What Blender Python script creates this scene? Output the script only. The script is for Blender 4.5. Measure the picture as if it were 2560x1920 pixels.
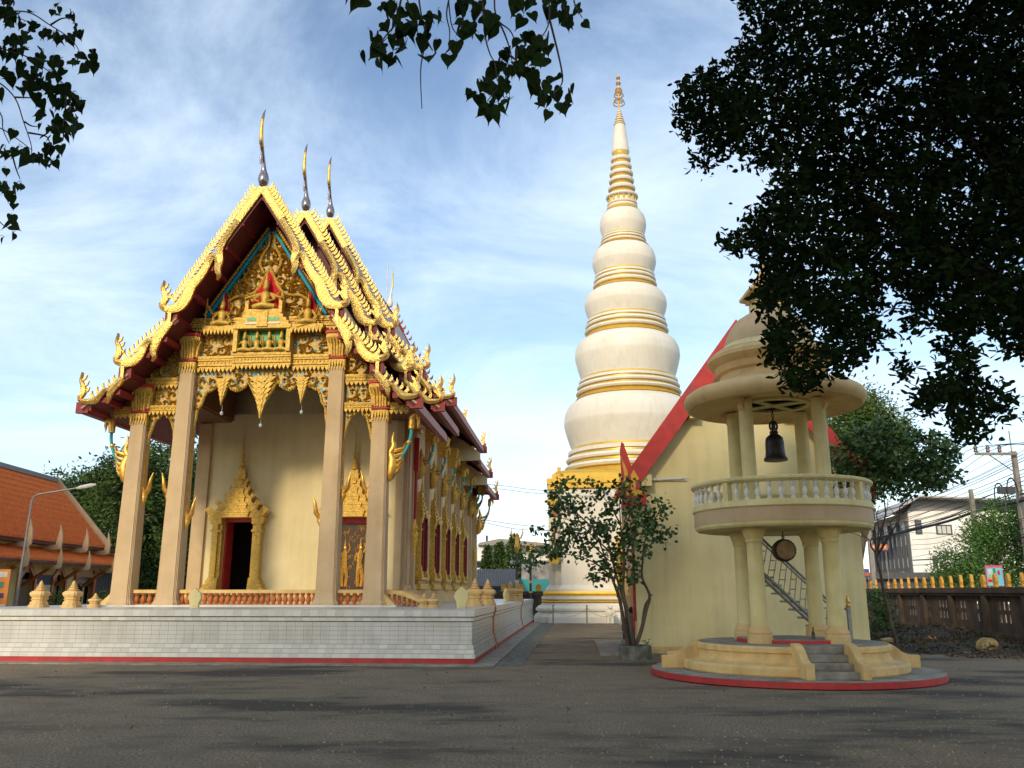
import bpy, math, random
import numpy as np
from mathutils import Vector, Matrix, Euler
for o in list(bpy.data.objects): bpy.data.objects.remove(o)
S = bpy.context.scene
COL = S.collection
R = math.radians
random.seed(7); RNG = np.random.default_rng(7)
# ------------------------------------------------------------ camera, sky, sun
FPX, HOR, EYE = 2150.0, 1479.0, 1.6          # focal length and horizon of the photograph, eye height
PITCH = math.atan((HOR-960)/FPX); CP, SP = math.cos(PITCH), math.sin(PITCH)
cam = bpy.data.cameras.new('camera'); camo = bpy.data.objects.new('camera', cam); COL.objects.link(camo)
cam.sensor_width = 36; cam.lens = FPX/2560*36; cam.clip_end = 3000; cam.clip_start = 0.05
camo.location = (0, 0, EYE); camo.rotation_euler = (R(90)+PITCH, 0, 0)
S.camera = camo
S.render.resolution_x, S.render.resolution_y = 1024, 768
SUN_EL, SUN_AZ = R(25), R(202)
w = bpy.data.worlds.new('World'); S.world = w; w.use_nodes = True
nt = w.node_tree; nt.nodes.clear()
def N(t, **k):
    n = nt.nodes.new(t)
    for a, b in k.items(): setattr(n, a, b)
    return n
sky = N('ShaderNodeTexSky', sky_type='NISHITA', sun_disc=False, sun_elevation=SUN_EL, sun_rotation=SUN_AZ, air_density=1.0, dust_density=0.8, ozone_density=1.15)
tc = N('ShaderNodeTexCoord'); sx = N('ShaderNodeSeparateXYZ')
nt.links.new(tc.outputs['Generated'], sx.inputs[0])
def M(op, a, b=None, clamp=False):
    n = N('ShaderNodeMath', operation=op, use_clamp=clamp)
    for i, q in enumerate((a, b)):
        if q is None: continue
        if isinstance(q, (int, float)): n.inputs[i].default_value = q
        else: nt.links.new(q, n.inputs[i])
    return n.outputs[0]
zz = M('ADD', M('MAXIMUM', sx.outputs[2], 0.0), 0.22)      # cloud sheet seen in perspective
cx = N('ShaderNodeCombineXYZ')
nt.links.new(M('DIVIDE', sx.outputs[0], zz), cx.inputs[0]); nt.links.new(M('DIVIDE', sx.outputs[1], zz), cx.inputs[1])
mp = N('ShaderNodeMapping'); mp.inputs['Rotation'].default_value = (0, 0, R(-24)); mp.inputs['Scale'].default_value = (1.15, 1.5, 1); mp.inputs['Location'].default_value = (3.1, 1.7, 0)
nt.links.new(cx.outputs[0], mp.inputs[0])
n1 = N('ShaderNodeTexNoise'); n1.inputs['Scale'].default_value = 1.1; n1.inputs['Detail'].default_value = 7; n1.inputs['Roughness'].default_value = 0.64; n1.inputs['Distortion'].default_value = 0.55
nt.links.new(mp.outputs[0], n1.inputs['Vector'])
n2 = N('ShaderNodeTexNoise'); n2.inputs['Scale'].default_value = 0.55; n2.inputs['Detail'].default_value = 3
nt.links.new(cx.outputs[0], n2.inputs['Vector'])
cl = M('ADD', M('MULTIPLY', n1.outputs['Fac'], 0.62), M('MULTIPLY', n2.outputs['Fac'], 0.5))
mr = N('ShaderNodeMapRange', interpolation_type='SMOOTHSTEP'); mr.inputs[1].default_value = 0.42; mr.inputs[2].default_value = 0.74
nt.links.new(cl, mr.inputs[0])
low = M('POWER', M('SUBTRACT', 1.0, M('MAXIMUM', sx.outputs[2], 0.0)), 5.0)      # the sheet thickens towards the horizon
fac = M('ADD', M('MULTIPLY', mr.outputs[0], 0.80), M('MULTIPLY', low, 0.03), True)
mix = N('ShaderNodeMix', data_type='RGBA'); mix.inputs['B'].default_value = (4.9, 5.75, 6.6, 1)
nt.links.new(fac, mix.inputs['Factor']); nt.links.new(sky.outputs[0], mix.inputs['A'])
bg = N('ShaderNodeBackground'); bg.inputs['Strength'].default_value = 0.148
nt.links.new(mix.outputs['Result'], bg.inputs[0])
wo = N('ShaderNodeOutputWorld'); nt.links.new(bg.outputs[0], wo.inputs[0])
sl = bpy.data.lights.new('sun', 'SUN'); sl.energy = 1.75; sl.angle = R(8); sl.color = (1.0, 0.81, 0.53)
so = bpy.data.objects.new('sun', sl); COL.objects.link(so)
SUND = Vector((math.sin(SUN_AZ)*math.cos(SUN_EL), math.cos(SUN_AZ)*math.cos(SUN_EL), math.sin(SUN_EL)))
so.rotation_euler = SUND.to_track_quat('Z', 'Y').to_euler(); so.location = SUND*60
S.view_settings.view_transform = 'Standard'; S.view_settings.look = 'None'
S.view_settings.exposure = 0.55; S.view_settings.gamma = 1.0; S.view_settings.use_curve_mapping = False
S.render.engine = 'CYCLES'
# ------------------------------------------------------------ helpers
def at(u, v, Y):
    """world point seen at photo pixel (u,v) at depth Y"""
    dx, dy = u-1280.0, 960.0-v
    t = Y/(FPX*CP-dy*SP)
    return Vector((dx*t, Y, EYE+(FPX*SP+dy*CP)*t))
MATS = {}
def mat(name, col, rough=0.7, metal=0.0, col2=None, scale=6.0, amt=0.5, bump=0.0, bscale=30.0, detail=4, spec=0.5, stretch=(1, 1, 1), trans=0.0, lo=0.35, hi=0.65, streak=0.0, sbase=0.0):
    m = bpy.data.materials.new(name); m.use_nodes = True
    t = m.node_tree; b = t.nodes['Principled BSDF']
    b.inputs['Roughness'].default_value = rough; b.inputs['Metallic'].default_value = metal
    b.inputs['Specular IOR Level'].default_value = spec
    c1 = (*col, 1)
    c2 = (*(col2 if col2 else tuple(max(0, c*(1-0.35*amt)) for c in col)), 1)
    co = t.nodes.new('ShaderNodeTexCoord'); mp = t.nodes.new('ShaderNodeMapping'); mp.inputs['Scale'].default_value = stretch
    t.links.new(co.outputs['Object'], mp.inputs[0])
    n = t.nodes.new('ShaderNodeTexNoise'); n.inputs['Scale'].default_value = scale; n.inputs['Detail'].default_value = detail; n.inputs['Roughness'].default_value = 0.6
    t.links.new(mp.outputs[0], n.inputs['Vector'])
    r = t.nodes.new('ShaderNodeMapRange'); r.inputs[1].default_value = lo; r.inputs[2].default_value = hi
    t.links.new(n.outputs['Fac'], r.inputs[0])
    x = t.nodes.new('ShaderNodeMix'); x.data_type = 'RGBA'; x.inputs['A'].default_value = c1; x.inputs['B'].default_value = c2
    t.links.new(r.outputs[0], x.inputs['Factor']); t.links.new(x.outputs['Result'], b.inputs['Base Color'])
    if streak:                                              # rain streaks and grime
        mp2 = t.nodes.new('ShaderNodeMapping'); mp2.inputs['Scale'].default_value = (2.6, 2.6, 0.16); t.links.new(co.outputs['Object'], mp2.inputs[0])
        n3 = t.nodes.new('ShaderNodeTexNoise'); n3.inputs['Scale'].default_value = 1.6; n3.inputs['Detail'].default_value = 6; n3.inputs['Roughness'].default_value = 0.65; t.links.new(mp2.outputs[0], n3.inputs['Vector'])
        n4 = t.nodes.new('ShaderNodeTexNoise'); n4.inputs['Scale'].default_value = 0.8; n4.inputs['Detail'].default_value = 8; n4.inputs['Roughness'].default_value = 0.7; t.links.new(co.outputs['Object'], n4.inputs['Vector'])
        mu = t.nodes.new('ShaderNodeMath'); mu.operation = 'MULTIPLY'; t.links.new(n3.outputs['Fac'], mu.inputs[0]); t.links.new(n4.outputs['Fac'], mu.inputs[1])
        r3 = t.nodes.new('ShaderNodeMapRange'); r3.inputs[1].default_value = 0.22; r3.inputs[2].default_value = 0.40; r3.inputs[4].default_value = streak; t.links.new(mu.outputs[0], r3.inputs[0])
        x3 = t.nodes.new('ShaderNodeMix'); x3.data_type = 'RGBA'; x3.inputs['B'].default_value = (0.10, 0.085, 0.06, 1)
        t.links.new(r3.outputs[0], x3.inputs['Factor']); t.links.new(x.outputs['Result'], x3.inputs['A']); t.links.new(x3.outputs['Result'], b.inputs['Base Color'])
    if bump:
        n2 = t.nodes.new('ShaderNodeTexNoise'); n2.inputs['Scale'].default_value = bscale; n2.inputs['Detail'].default_value = 3
        t.links.new(mp.outputs[0], n2.inputs['Vector'])
        bp = t.nodes.new('ShaderNodeBump'); bp.inputs['Strength'].default_value = bump; bp.inputs['Distance'].default_value = 0.02
        t.links.new(n2.outputs['Fac'], bp.inputs['Height']); t.links.new(bp.outputs[0], b.inputs['Normal'])
    if trans: 
        b.inputs['Transmission Weight'].default_value = trans
    MATS[name] = m; m['mix'] = 1
    return m
gold = mat('gold_leaf', (0.92, 0.56, 0.12), 0.34, 0.7, (0.66, 0.36, 0.06), 9, bump=0.35, bscale=45)
goldm = mat('gold_mosaic', (0.96, 0.66, 0.20), 0.25, 0.75, (0.60, 0.35, 0.07), 26, bump=0.9, bscale=38)
goldp = mat('gold_paint', (0.74, 0.48, 0.085), 0.40, 0.25, (0.46, 0.27, 0.035), 14, bump=0.6, bscale=60)
goldst = mat('gold_band', (0.78, 0.50, 0.08), 0.3, 0.55, (0.68, 0.42, 0.06), 3)
brass = mat('silver_glass', (0.42, 0.36, 0.34), 0.2, 0.8, (0.16, 0.13, 0.14), 22, bump=0.3)
maroon = mat('maroon_soffit', (0.13, 0.012, 0.012), 0.6, 0, (0.09, 0.008, 0.008), 5)
red = mat('red_paint', (0.5, 0.025, 0.022), 0.55, 0, (0.36, 0.018, 0.016), 4, streak=.3)
mauve = mat('mauve_fascia', (0.33, 0.12, 0.12), 0.5, 0, (0.27, 0.09, 0.09), 3)
blueg = mat('blue_mosaic', (0.01, 0.34, 0.5), 0.3, 0, (0.005, 0.20, 0.36), 25, bump=0.4, bscale=80)
pedm = mat('gilded_blue_mosaic', (0.50, 0.31, 0.05), 0.4, 0.15, (0.01, 0.27, 0.42), 9, bump=0.9, bscale=26, detail=2, lo=0.56, hi=0.60)
greeng = mat('green_mosaic', (0.015, 0.30, 0.07), 0.4, 0.1, (0.01, 0.16, 0.045), 25)
redg = mat('red_mosaic', (0.60, 0.02, 0.035), 0.7, 0, (0.48, 0.015, 0.025), 25, spec=0.1)
dkred = mat('dark_red_timber', (0.26, 0.014, 0.014), 0.6, 0, (0.18, 0.01, 0.01), 5)
peach = mat('peach_plaster', (0.57, 0.415, 0.235), 0.75, 0, (0.50, 0.35, 0.185), 1.3, streak=.18, bump=0.08, bscale=40)
peachd = mat('peach_trim', (0.71, 0.49, 0.22), 0.7, 0, (0.62, 0.41, 0.16), 2, streak=.24, bump=0.08)
cream = mat('cream_plaster', (0.74, 0.64, 0.38), 0.8, 0, (0.66, 0.56, 0.31), 0.9, streak=.12, bump=0.1, bscale=25)
creamy = mat('yellow_cream_plaster', (0.74, 0.635, 0.33), 0.8, 0, (0.64, 0.54, 0.26), 0.55, streak=.18, bump=0.12, bscale=25)
creaml = mat('pale_cream', (0.75, 0.64, 0.31), 0.75, 0, (0.65, 0.54, 0.23), 2, streak=.26, bump=0.06)
post_m = mat('ochre_plaster', (0.74, 0.51, 0.21), 0.75, 0, (0.62, 0.40, 0.14), 4, streak=.34, bump=0.1)
terra = mat('terracotta_glaze', (0.50, 0.15, 0.035), 0.3, 0, (0.38, 0.10, 0.02), 7)
white = mat('white_plaster', (0.76, 0.72, 0.62), 0.6, 0, (0.70, 0.65, 0.54), 0.5, streak=.13, bump=0.05)
tilew = mat('white_glazed_tile', (0.67, 0.66, 0.61), 0.3, 0, (0.56, 0.545, 0.48), 1.4, streak=.22, detail=6)
_t = tilew.node_tree; _b = _t.nodes['Principled BSDF']; _l = _b.inputs['Base Color'].links[0].from_socket      # tile tone varies piece by piece
_oi = _t.nodes.new('ShaderNodeObjectInfo'); _r = _t.nodes.new('ShaderNodeMapRange'); _r.inputs[3].default_value = 0.86; _r.inputs[4].default_value = 1.08; _t.links.new(_oi.outputs['Random'], _r.inputs[0])
_h = _t.nodes.new('ShaderNodeHueSaturation'); _t.links.new(_r.outputs[0], _h.inputs['Value']); _t.links.new(_l, _h.inputs['Color']); _t.links.new(_h.outputs[0], _b.inputs['Base Color'])
grout = mat('grey_grout', (0.34, 0.33, 0.30), 0.9)
brownc = mat('brown_ceiling', (0.16, 0.075, 0.035), 0.7)
rooft = mat('roof_tile', (0.40, 0.27, 0.17), 0.45, 0, (0.32, 0.20, 0.12), 6, bump=0.4)
orange = mat('orange_roof', (0.78, 0.20, 0.05), 0.75, 0, (0.62, 0.14, 0.035), 5, bump=0.25, bscale=18, spec=0.1)
concrete = mat('concrete', (0.34, 0.31, 0.25), 0.9, 0, (0.17, 0.15, 0.115), 3.0, bump=0.35, bscale=22, detail=7)
conpot = mat('mossy_concrete', (0.20, 0.19, 0.16), 0.95, 0, (0.07, 0.08, 0.05), 5, bump=0.5, bscale=20, detail=7)
steel = mat('galvanised_steel', (0.30, 0.30, 0.29), 0.45, 0.5, (0.22, 0.22, 0.21), 8)
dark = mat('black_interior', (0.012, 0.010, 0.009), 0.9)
bronze = mat('dark_bronze', (0.055, 0.045, 0.05), 0.42, 0.6, (0.03, 0.025, 0.028), 12, bump=0.3, bscale=40)
hide = mat('drum_hide', (0.30, 0.20, 0.10), 0.7, 0, (0.18, 0.11, 0.05), 6, detail=6)
darkwood = mat('dark_wood', (0.05, 0.025, 0.012), 0.6)
brick = mat('brown_wall', (0.105, 0.07, 0.05), 0.95, 0, (0.03, 0.026, 0.021), 1.6, bump=0.5, bscale=14, detail=8, stretch=(1, 1, 0.5))
fgold = mat('ochre_gold_paint', (0.70, 0.36, 0.035), 0.5, 0.1, (0.5, 0.24, 0.02), 6)
bark = mat('bark', (0.14, 0.105, 0.075), 0.95, 0, (0.06, 0.045, 0.035), 6, bump=0.8, bscale=16, stretch=(1, 1, 0.3))
barkl = mat('pale_bark', (0.24, 0.20, 0.15), 0.9, 0, (0.13, 0.10, 0.07), 8, bump=0.6, bscale=20)
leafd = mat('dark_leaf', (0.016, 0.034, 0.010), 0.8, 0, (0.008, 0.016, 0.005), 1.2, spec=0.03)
leafb = mat('bodhi_leaf', (0.030, 0.060, 0.016), 0.8, 0, (0.018, 0.036, 0.010), 2, spec=0.05)
leafp = mat('shrub_leaf', (0.048, 0.105, 0.026), 0.5, 0, (0.028, 0.066, 0.016), 1.5, spec=0.3)
leafm = mat('tree_leaf', (0.11, 0.165, 0.034), 0.6, 0, (0.05, 0.095, 0.02), 0.6, spec=0.2)
leafk = mat('old_tree_leaf', (0.068, 0.115, 0.026), 0.6, 0, (0.03, 0.058, 0.013), 0.5, spec=0.15)
leafr = mat('roadside_leaf', (0.10, 0.21, 0.045), 0.6, 0, (0.05, 0.115, 0.025), 0.35, spec=0.2)
leafc = mat('conifer_leaf', (0.08, 0.14, 0.036), 0.7, 0, (0.03, 0.066, 0.018), 0.8, spec=0.2)
leafy = mat('dry_leaf', (0.30, 0.20, 0.06), 0.8, 0, (0.16, 0.09, 0.03), 3)
housew = mat('house_white', (0.88, 0.87, 0.83), 0.7, 0, (0.68, 0.66, 0.60), 0.3)
greym = mat('dark_grey_metal', (0.075, 0.075, 0.08), 0.6, 0, (0.05, 0.05, 0.055), 2)
greyr = mat('grey_soffit', (0.24, 0.245, 0.25), 0.6)
glass = mat('window_glass', (0.10, 0.12, 0.13), 0.12, 0, (0.06, 0.07, 0.08), 2)
pale = mat('pale_pane', (0.55, 0.56, 0.52), 0.3)
teal = mat('teal_sheet', (0.02, 0.33, 0.35), 0.6, 0, (0.02, 0.27, 0.29), 0.5)
bluew = mat('blue_wall', (0.10, 0.25, 0.42), 0.8)
polec = mat('pole_concrete', (0.30, 0.27, 0.23), 0.9, 0, (0.21, 0.18, 0.15), 2)
wirem = mat('black_cable', (0.025, 0.025, 0.028), 0.6)
skin = mat('skin', (0.32, 0.17, 0.10), 0.6)
shirt = mat('grey_shirt', (0.10, 0.105, 0.11), 0.9)
trous = mat('black_trousers', (0.012, 0.013, 0.016), 0.9)
class MB:
    def __init__(s): s.v = []; s.f = []
    def add(s, vs, fs):
        n = len(s.v); s.v += [tuple(p) for p in vs]; s.f += [tuple(i+n for i in f) for f in fs]; return s
    def box(s, x0, x1, y0, y1, z0, z1):
        return s.add([(x0,y0,z0),(x1,y0,z0),(x1,y1,z0),(x0,y1,z0),(x0,y0,z1),(x1,y0,z1),(x1,y1,z1),(x0,y1,z1)],
                     [(3,2,1,0),(4,5,6,7),(0,1,5,4),(1,2,6,5),(2,3,7,6),(3,0,4,7)])
    def prism(s, pts, a, b, axis='y'):
        """polygon extruded from a to b; axis y: pts are (x,z); x: (y,z); z: (x,y)"""
        def P(p, t): return {'y': (p[0], t, p[1]), 'x': (t, p[0], p[1]), 'z': (p[0], p[1], t)}[axis]
        n = len(pts)
        return s.add([P(p, a) for p in pts]+[P(p, b) for p in pts],
                     [tuple(range(n)), tuple(range(2*n-1, n-1, -1))]+[(i, i+n, (i+1) % n+n, (i+1) % n) for i in range(n)])
    def stack(s, plan, prof, cx=0, cy=0, cap=True, sy=1.0):
        n = len(plan); vs = []; fs = []
        for r, z in prof: vs += [(cx+p[0]*r, cy+p[1]*r*sy, z) for p in plan]
        for k in range(len(prof)-1):
            for i in range(n):
                j = (i+1) % n; fs.append((k*n+i, k*n+j, (k+1)*n+j, (k+1)*n+i))
        if cap: fs += [tuple(range(n-1, -1, -1)), tuple((len(prof)-1)*n+i for i in range(n))]
        return s.add(vs, fs)
    def lathe(s, prof, seg=24, cx=0, cy=0, cap=True):
        return s.stack(circle(seg), prof, cx, cy, cap)
    def tube(s, pts, rad, seg=6, cap=True):
        pts = [Vector(p) for p in pts]; n = len(pts)
        if not hasattr(rad, '__len__'): rad = [rad]*n
        vs = []; fs = []; up = None
        for i, p in enumerate(pts):
            d = (pts[min(i+1, n-1)]-pts[max(i-1, 0)])
            if d.length < 1e-9: d = Vector((0, 0, 1))
            d.normalize()
            if up is None: up = Vector((1, 0, 0)) if abs(d.x) < 0.8 else Vector((0, 1, 0))
            a = d.cross(up); a.normalize(); b = d.cross(a); up = a.cross(d); up.normalize()
            for k in range(seg):
                t = 2*math.pi*k/seg; vs.append(p+(a*math.cos(t)+b*math.sin(t))*rad[i])
        for i in range(n-1):
            for k in range(seg):
                l = (k+1) % seg; fs.append((i*seg+k, i*seg+l, (i+1)*seg+l, (i+1)*seg+k))
        if cap: fs += [tuple(range(seg-1, -1, -1)), tuple((n-1)*seg+k for k in range(seg))]
        return s.add(vs, fs)
    def ball(s, c, r, seg=12, rings=8):
        if not hasattr(r, '__len__'): r = (r, r, r)
        vs = [(c[0], c[1], c[2]-r[2])]; fs = []
        for i in range(1, rings):
            t = math.pi*i/rings
            for k in range(seg):
                q = 2*math.pi*k/seg
                vs.append((c[0]+r[0]*math.sin(t)*math.cos(q), c[1]+r[1]*math.sin(t)*math.sin(q), c[2]-r[2]*math.cos(t)))
        vs.append((c[0], c[1], c[2]+r[2])); L = len(vs)-1
        for k in range(seg):
            l = (k+1) % seg
            fs.append((0, 1+l, 1+k)); fs.append((L, L-seg+k, L-seg+l))
            for i in range(rings-2): a = 1+i*seg; fs.append((a+k, a+l, a+seg+l, a+seg+k))
        return s.add(vs, fs)
    def quad(s, a, b, c, d): return s.add([a, b, c, d], [(0, 1, 2, 3)])
    def tf(s, m):
        s.v = [tuple(m @ Vector(p)) for p in s.v]; return s
    def mesh(s, name, m, smooth=False, ang=35):
        me = bpy.data.meshes.new(name); me.from_pydata(s.v, [], s.f); me.validate()
        import bmesh
        bm = bmesh.new(); bm.from_mesh(me); bmesh.ops.recalc_face_normals(bm, faces=bm.faces); bm.to_mesh(me); bm.free()
        if m: me.materials.append(m)
        if smooth:
            me.shade_smooth(); me.set_sharp_from_angle(angle=R(ang))
        return me
    def pieces(s):
        """the separate pieces of the mesh: loose islands, joined where they lie close together"""
        n = len(s.v); up = list(range(n))
        def root(i):
            while up[i] != i: up[i] = up[up[i]]; i = up[i]
            return i
        for f in s.f:
            r0 = root(f[0])
            for i in f[1:]: up[root(i)] = r0
        isl = {}
        for i in range(n): isl.setdefault(root(i), []).append(i)
        keys = list(isl); V = np.array(s.v); k = len(keys)
        if k == 1 or k > 1500: return [s]
        lo = np.array([V[isl[q]].min(0) for q in keys]); hi = np.array([V[isl[q]].max(0) for q in keys]); big = (hi-lo).max(1)
        cl = list(range(k))
        def rt(i):
            while cl[i] != i: i = cl[i]
            return i
        for i in range(k):
            gap = np.linalg.norm(np.maximum(0, np.maximum(lo[i]-hi, lo-hi[i])), axis=1)
            for j in np.nonzero(gap < np.maximum(.02, .49*np.maximum(big, big[i])))[0]: cl[rt(int(j))] = rt(i)
        g = {}
        for i in range(k): g.setdefault(rt(i), []).append(i)
        if len(g) == 1: return [s]
        own = {}
        for gi, members in enumerate(g.values()):
            for q in members:
                for i in isl[keys[q]]: own[i] = gi
        out = [MB() for _ in g]; idx = [{} for _ in g]
        for f in s.f:
            gi = own[f[0]]; d = idx[gi]; o = out[gi]
            for i in f:
                if i not in d: d[i] = len(o.v); o.v.append(s.v[i])
            o.f.append(tuple(d[i] for i in f))
        return out
    def build(s, name, m, parent=None, smooth=False, ang=35, **k):
        first = None
        for q in (s.pieces() if parent is not None else [s]):
            o = link(name, q.mesh(name, m, smooth, ang), parent, **k); first = first or o
        return first
def link(name, me, parent=None, loc=(0, 0, 0), rot=(0, 0, 0), sc=(1, 1, 1), bevel=0):
    o = bpy.data.objects.new(name, me); COL.objects.link(o)
    o.parent = parent; o.location = loc; o.rotation_euler = rot; o.scale = sc
    if bevel:
        b = o.modifiers.new('bevel', 'BEVEL'); b.width = bevel; b.segments = 2; b.limit_method = 'ANGLE'
    return o
def tag(o, label, cat=None, group=None, kind=None):
    if label: o['label'] = label
    if cat: o['category'] = cat
    if group: o['group'] = group
    if kind: o['kind'] = kind
    return o
def thing(name, label, cat, loc=(0, 0, 0), rz=0, group=None):
    o = bpy.data.objects.new(name, None); COL.objects.link(o); o.location = loc; o.rotation_euler = (0, 0, rz)
    o.empty_display_size = 0.3
    return tag(o, label, cat, group)
def copy_tree(o, parent=None):
    c = o.copy(); COL.objects.link(c); c.parent = parent
    for ch in [x for x in bpy.data.objects if x.parent == o]: copy_tree(ch, c)
    return c
def circle(n, ph=0): return [(math.cos(2*math.pi*i/n+ph), math.sin(2*math.pi*i/n+ph)) for i in range(n)]
SQ = [(1, -1), (1, 1), (-1, 1), (-1, -1)]
def redent(a=0.8, b=0.9):
    q = [(1, -a), (1, a), (b, a), (b, b), (a, b), (a, 1)]
    base = [(1, a), (b, a), (b, b), (a, b), (a, 1)]
    out = []
    for k in range(4):
        c, s_ = [(1, 0), (0, 1), (-1, 0), (0, -1)][k]
        out += [(x*c-y*s_, x*s_+y*c) for x, y in base]
    return out
RD = redent(); RD2 = redent(0.62, 0.82)
def smooth_pts(pts, n=6):
    """Catmull-Rom through tuples of any length"""
    P = [np.array(p, float) for p in pts]; P = [2*P[0]-P[1]]+P+[2*P[-1]-P[-2]]; out = []
    for i in range(1, len(P)-2):
        for k in range(n):
            t = k/n; a, b, c, d = P[i-1:i+3]
            out.append(0.5*((2*b)+(c-a)*t+(2*a-5*b+4*c-d)*t*t+(3*b-a-3*c+d)*t**3))
    out.append(P[-2]); return [tuple(p) for p in out]
def ribbon(pts, n=5):
    """(x,z,halfwidth) centreline -> outline polygon"""
    P = smooth_pts(pts, n); L = []; Q = []
    for i, p in enumerate(P):
        a = P[max(0, i-1)]; b = P[min(len(P)-1, i+1)]
        dx, dz = b[0]-a[0], b[1]-a[1]; l = math.hypot(dx, dz) or 1
        h = max(p[2], 0.002); L.append((p[0]-dz/l*h, p[1]+dx/l*h)); Q.append((p[0]+dz/l*h, p[1]-dx/l*h))
    return L, Q
def ribbon_mesh(mb, pts, y0, y1, n=5, sx=1, dome=0.0):
    L, Q = ribbon(pts, n); m = len(L); ym = y0-dome
    C = [((a[0]+b[0])/2, (a[1]+b[1])/2) for a, b in zip(L, Q)]
    vs = []
    for i in range(m): vs += [(sx*L[i][0], y0, L[i][1]), (sx*C[i][0], ym, C[i][1]), (sx*Q[i][0], y0, Q[i][1]), (sx*Q[i][0], y1, Q[i][1]), (sx*L[i][0], y1, L[i][1])]
    fs = []
    for i in range(m-1):
        for k in range(5): fs.append((i*5+k, i*5+(k+1) % 5, (i+1)*5+(k+1) % 5, (i+1)*5+k))
    fs += [(0, 1, 2, 3, 4), tuple((m-1)*5+k for k in (4, 3, 2, 1, 0))]
    return mb.add(vs, fs)
def leaves(name, pos, size, m, parent=None, up=0.25, wid=0.42, shape=0, kind=None, nrm=None, label=None):
    """one mesh of leaf blades; pos (n,3), size (n,)"""
    n = len(pos); pos = np.asarray(pos, float); size = np.asarray(size, float).reshape(n, 1)
    d = RNG.normal(size=(n, 3)); d[:, 2] = d[:, 2]*0.7+up
    if nrm is not None: d = d*0.6+nrm
    d /= np.linalg.norm(d, axis=1, keepdims=True)
    a = RNG.normal(size=(n, 3)); a -= (a*d).sum(1, keepdims=True)*d; a /= np.linalg.norm(a, axis=1, keepdims=True)
    c = np.cross(d, a)
    L = d*size; W = a*size*wid; F = c*size*0.12
    if shape == 0:
        V = np.stack([pos, pos+L*0.55+W*0.5+F, pos+L, pos+L*0.55-W*0.5+F], 1); k = 4
    else:
        V = np.stack([pos, pos+L*0.25+W*0.42+F*.6, pos+L*0.68+W*0.5+F, pos+L, pos+L*0.68-W*0.5+F, pos+L*0.25-W*0.42+F*.6], 1); k = 6
    me = bpy.data.meshes.new(name); me.vertices.add(n*k); me.vertices.foreach_set('co', V.reshape(-1))
    me.loops.add(n*k); me.loops.foreach_set('vertex_index', np.arange(n*k, dtype=np.int32))
    me.polygons.add(n); me.polygons.foreach_set('loop_start', np.arange(0, n*k, k, dtype=np.int32)); 
    me.materials.append(m); me.update(calc_edges=True); me.validate()
    o = link(name, me, parent)
    if kind: o['kind'] = kind
    if label: o['label'] = label
    return o
# ------------------------------------------------------------ ground
def ground_mat():
    m = bpy.data.materials.new('asphalt_gravel'); m.use_nodes = True; t = m.node_tree; b = t.nodes['Principled BSDF']
    b.inputs['Roughness'].default_value = 0.92; b.inputs['Specular IOR Level'].default_value = 0.25
    co = t.nodes.new('ShaderNodeTexCoord')
    def noise(sc, det=4, st=(1, 1, 1), loc=(0, 0, 0)):
        mp = t.nodes.new('ShaderNodeMapping'); mp.inputs['Scale'].default_value = st; mp.inputs['Location'].default_value = loc
        t.links.new(co.outputs['Object'], mp.inputs[0])
        n = t.nodes.new('ShaderNodeTexNoise'); n.inputs['Scale'].default_value = sc; n.inputs['Detail'].default_value = det; n.inputs['Roughness'].default_value = 0.62
        t.links.new(mp.outputs[0], n.inputs['Vector']); return n.outputs['Fac']
    def ramp(x, a, b_):
        r = t.nodes.new('ShaderNodeMapRange'); r.interpolation_type = 'SMOOTHSTEP'; r.inputs[1].default_value = a; r.inputs[2].default_value = b_; t.links.new(x, r.inputs[0]); return r.outputs[0]
    def mixc(f, a, b_):
        x = t.nodes.new('ShaderNodeMix'); x.data_type = 'RGBA'
        for s_, q in (('A', a), ('B', b_)):
            if isinstance(q, tuple): x.inputs[s_].default_value = (*q, 1)
            else: t.links.new(q, x.inputs[s_])
        t.links.new(f, x.inputs['Factor']); return x.outputs['Result']
    c = mixc(ramp(noise(30, 4), 0.34, 0.66), (0.105, 0.078, 0.047), (0.33, 0.25, 0.155))
    c = mixc(ramp(noise(95, 2), 0.60, 0.70), c, (0.36, 0.31, 0.24))
    c = mixc(ramp(noise(1.3, 6), 0.4, 0.75), c, (0.16, 0.122, 0.077))
    c = mixc(ramp(noise(0.30, 5, (0.6, 1.35, 1), (4.3, 1.2, 0)), 0.49, 0.62), c, (0.066, 0.054, 0.039))  # broad dark bands: damp stains plus soft shadows put into the colour
    c = mixc(ramp(noise(9, 5), 0.62, 0.74), c, (0.05, 0.045, 0.038))
    t.links.new(c, b.inputs['Base Color'])
    bp = t.nodes.new('ShaderNodeBump'); bp.inputs['Strength'].default_value = 0.6; bp.inputs['Distance'].default_value = 0.012
    t.links.new(noise(70, 4), bp.inputs['Height']); t.links.new(bp.outputs[0], b.inputs['Normal'])
    return m
asphalt = ground_mat()
g = MB(); g.quad((-900, -900, 0), (900, -900, 0), (900, 900, 0), (-900, 900, 0))
tag(g.build('ground', asphalt), 'grey gravelly asphalt yard with dark patches of damp and painted soft shade', None, None, 'structure')
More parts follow.
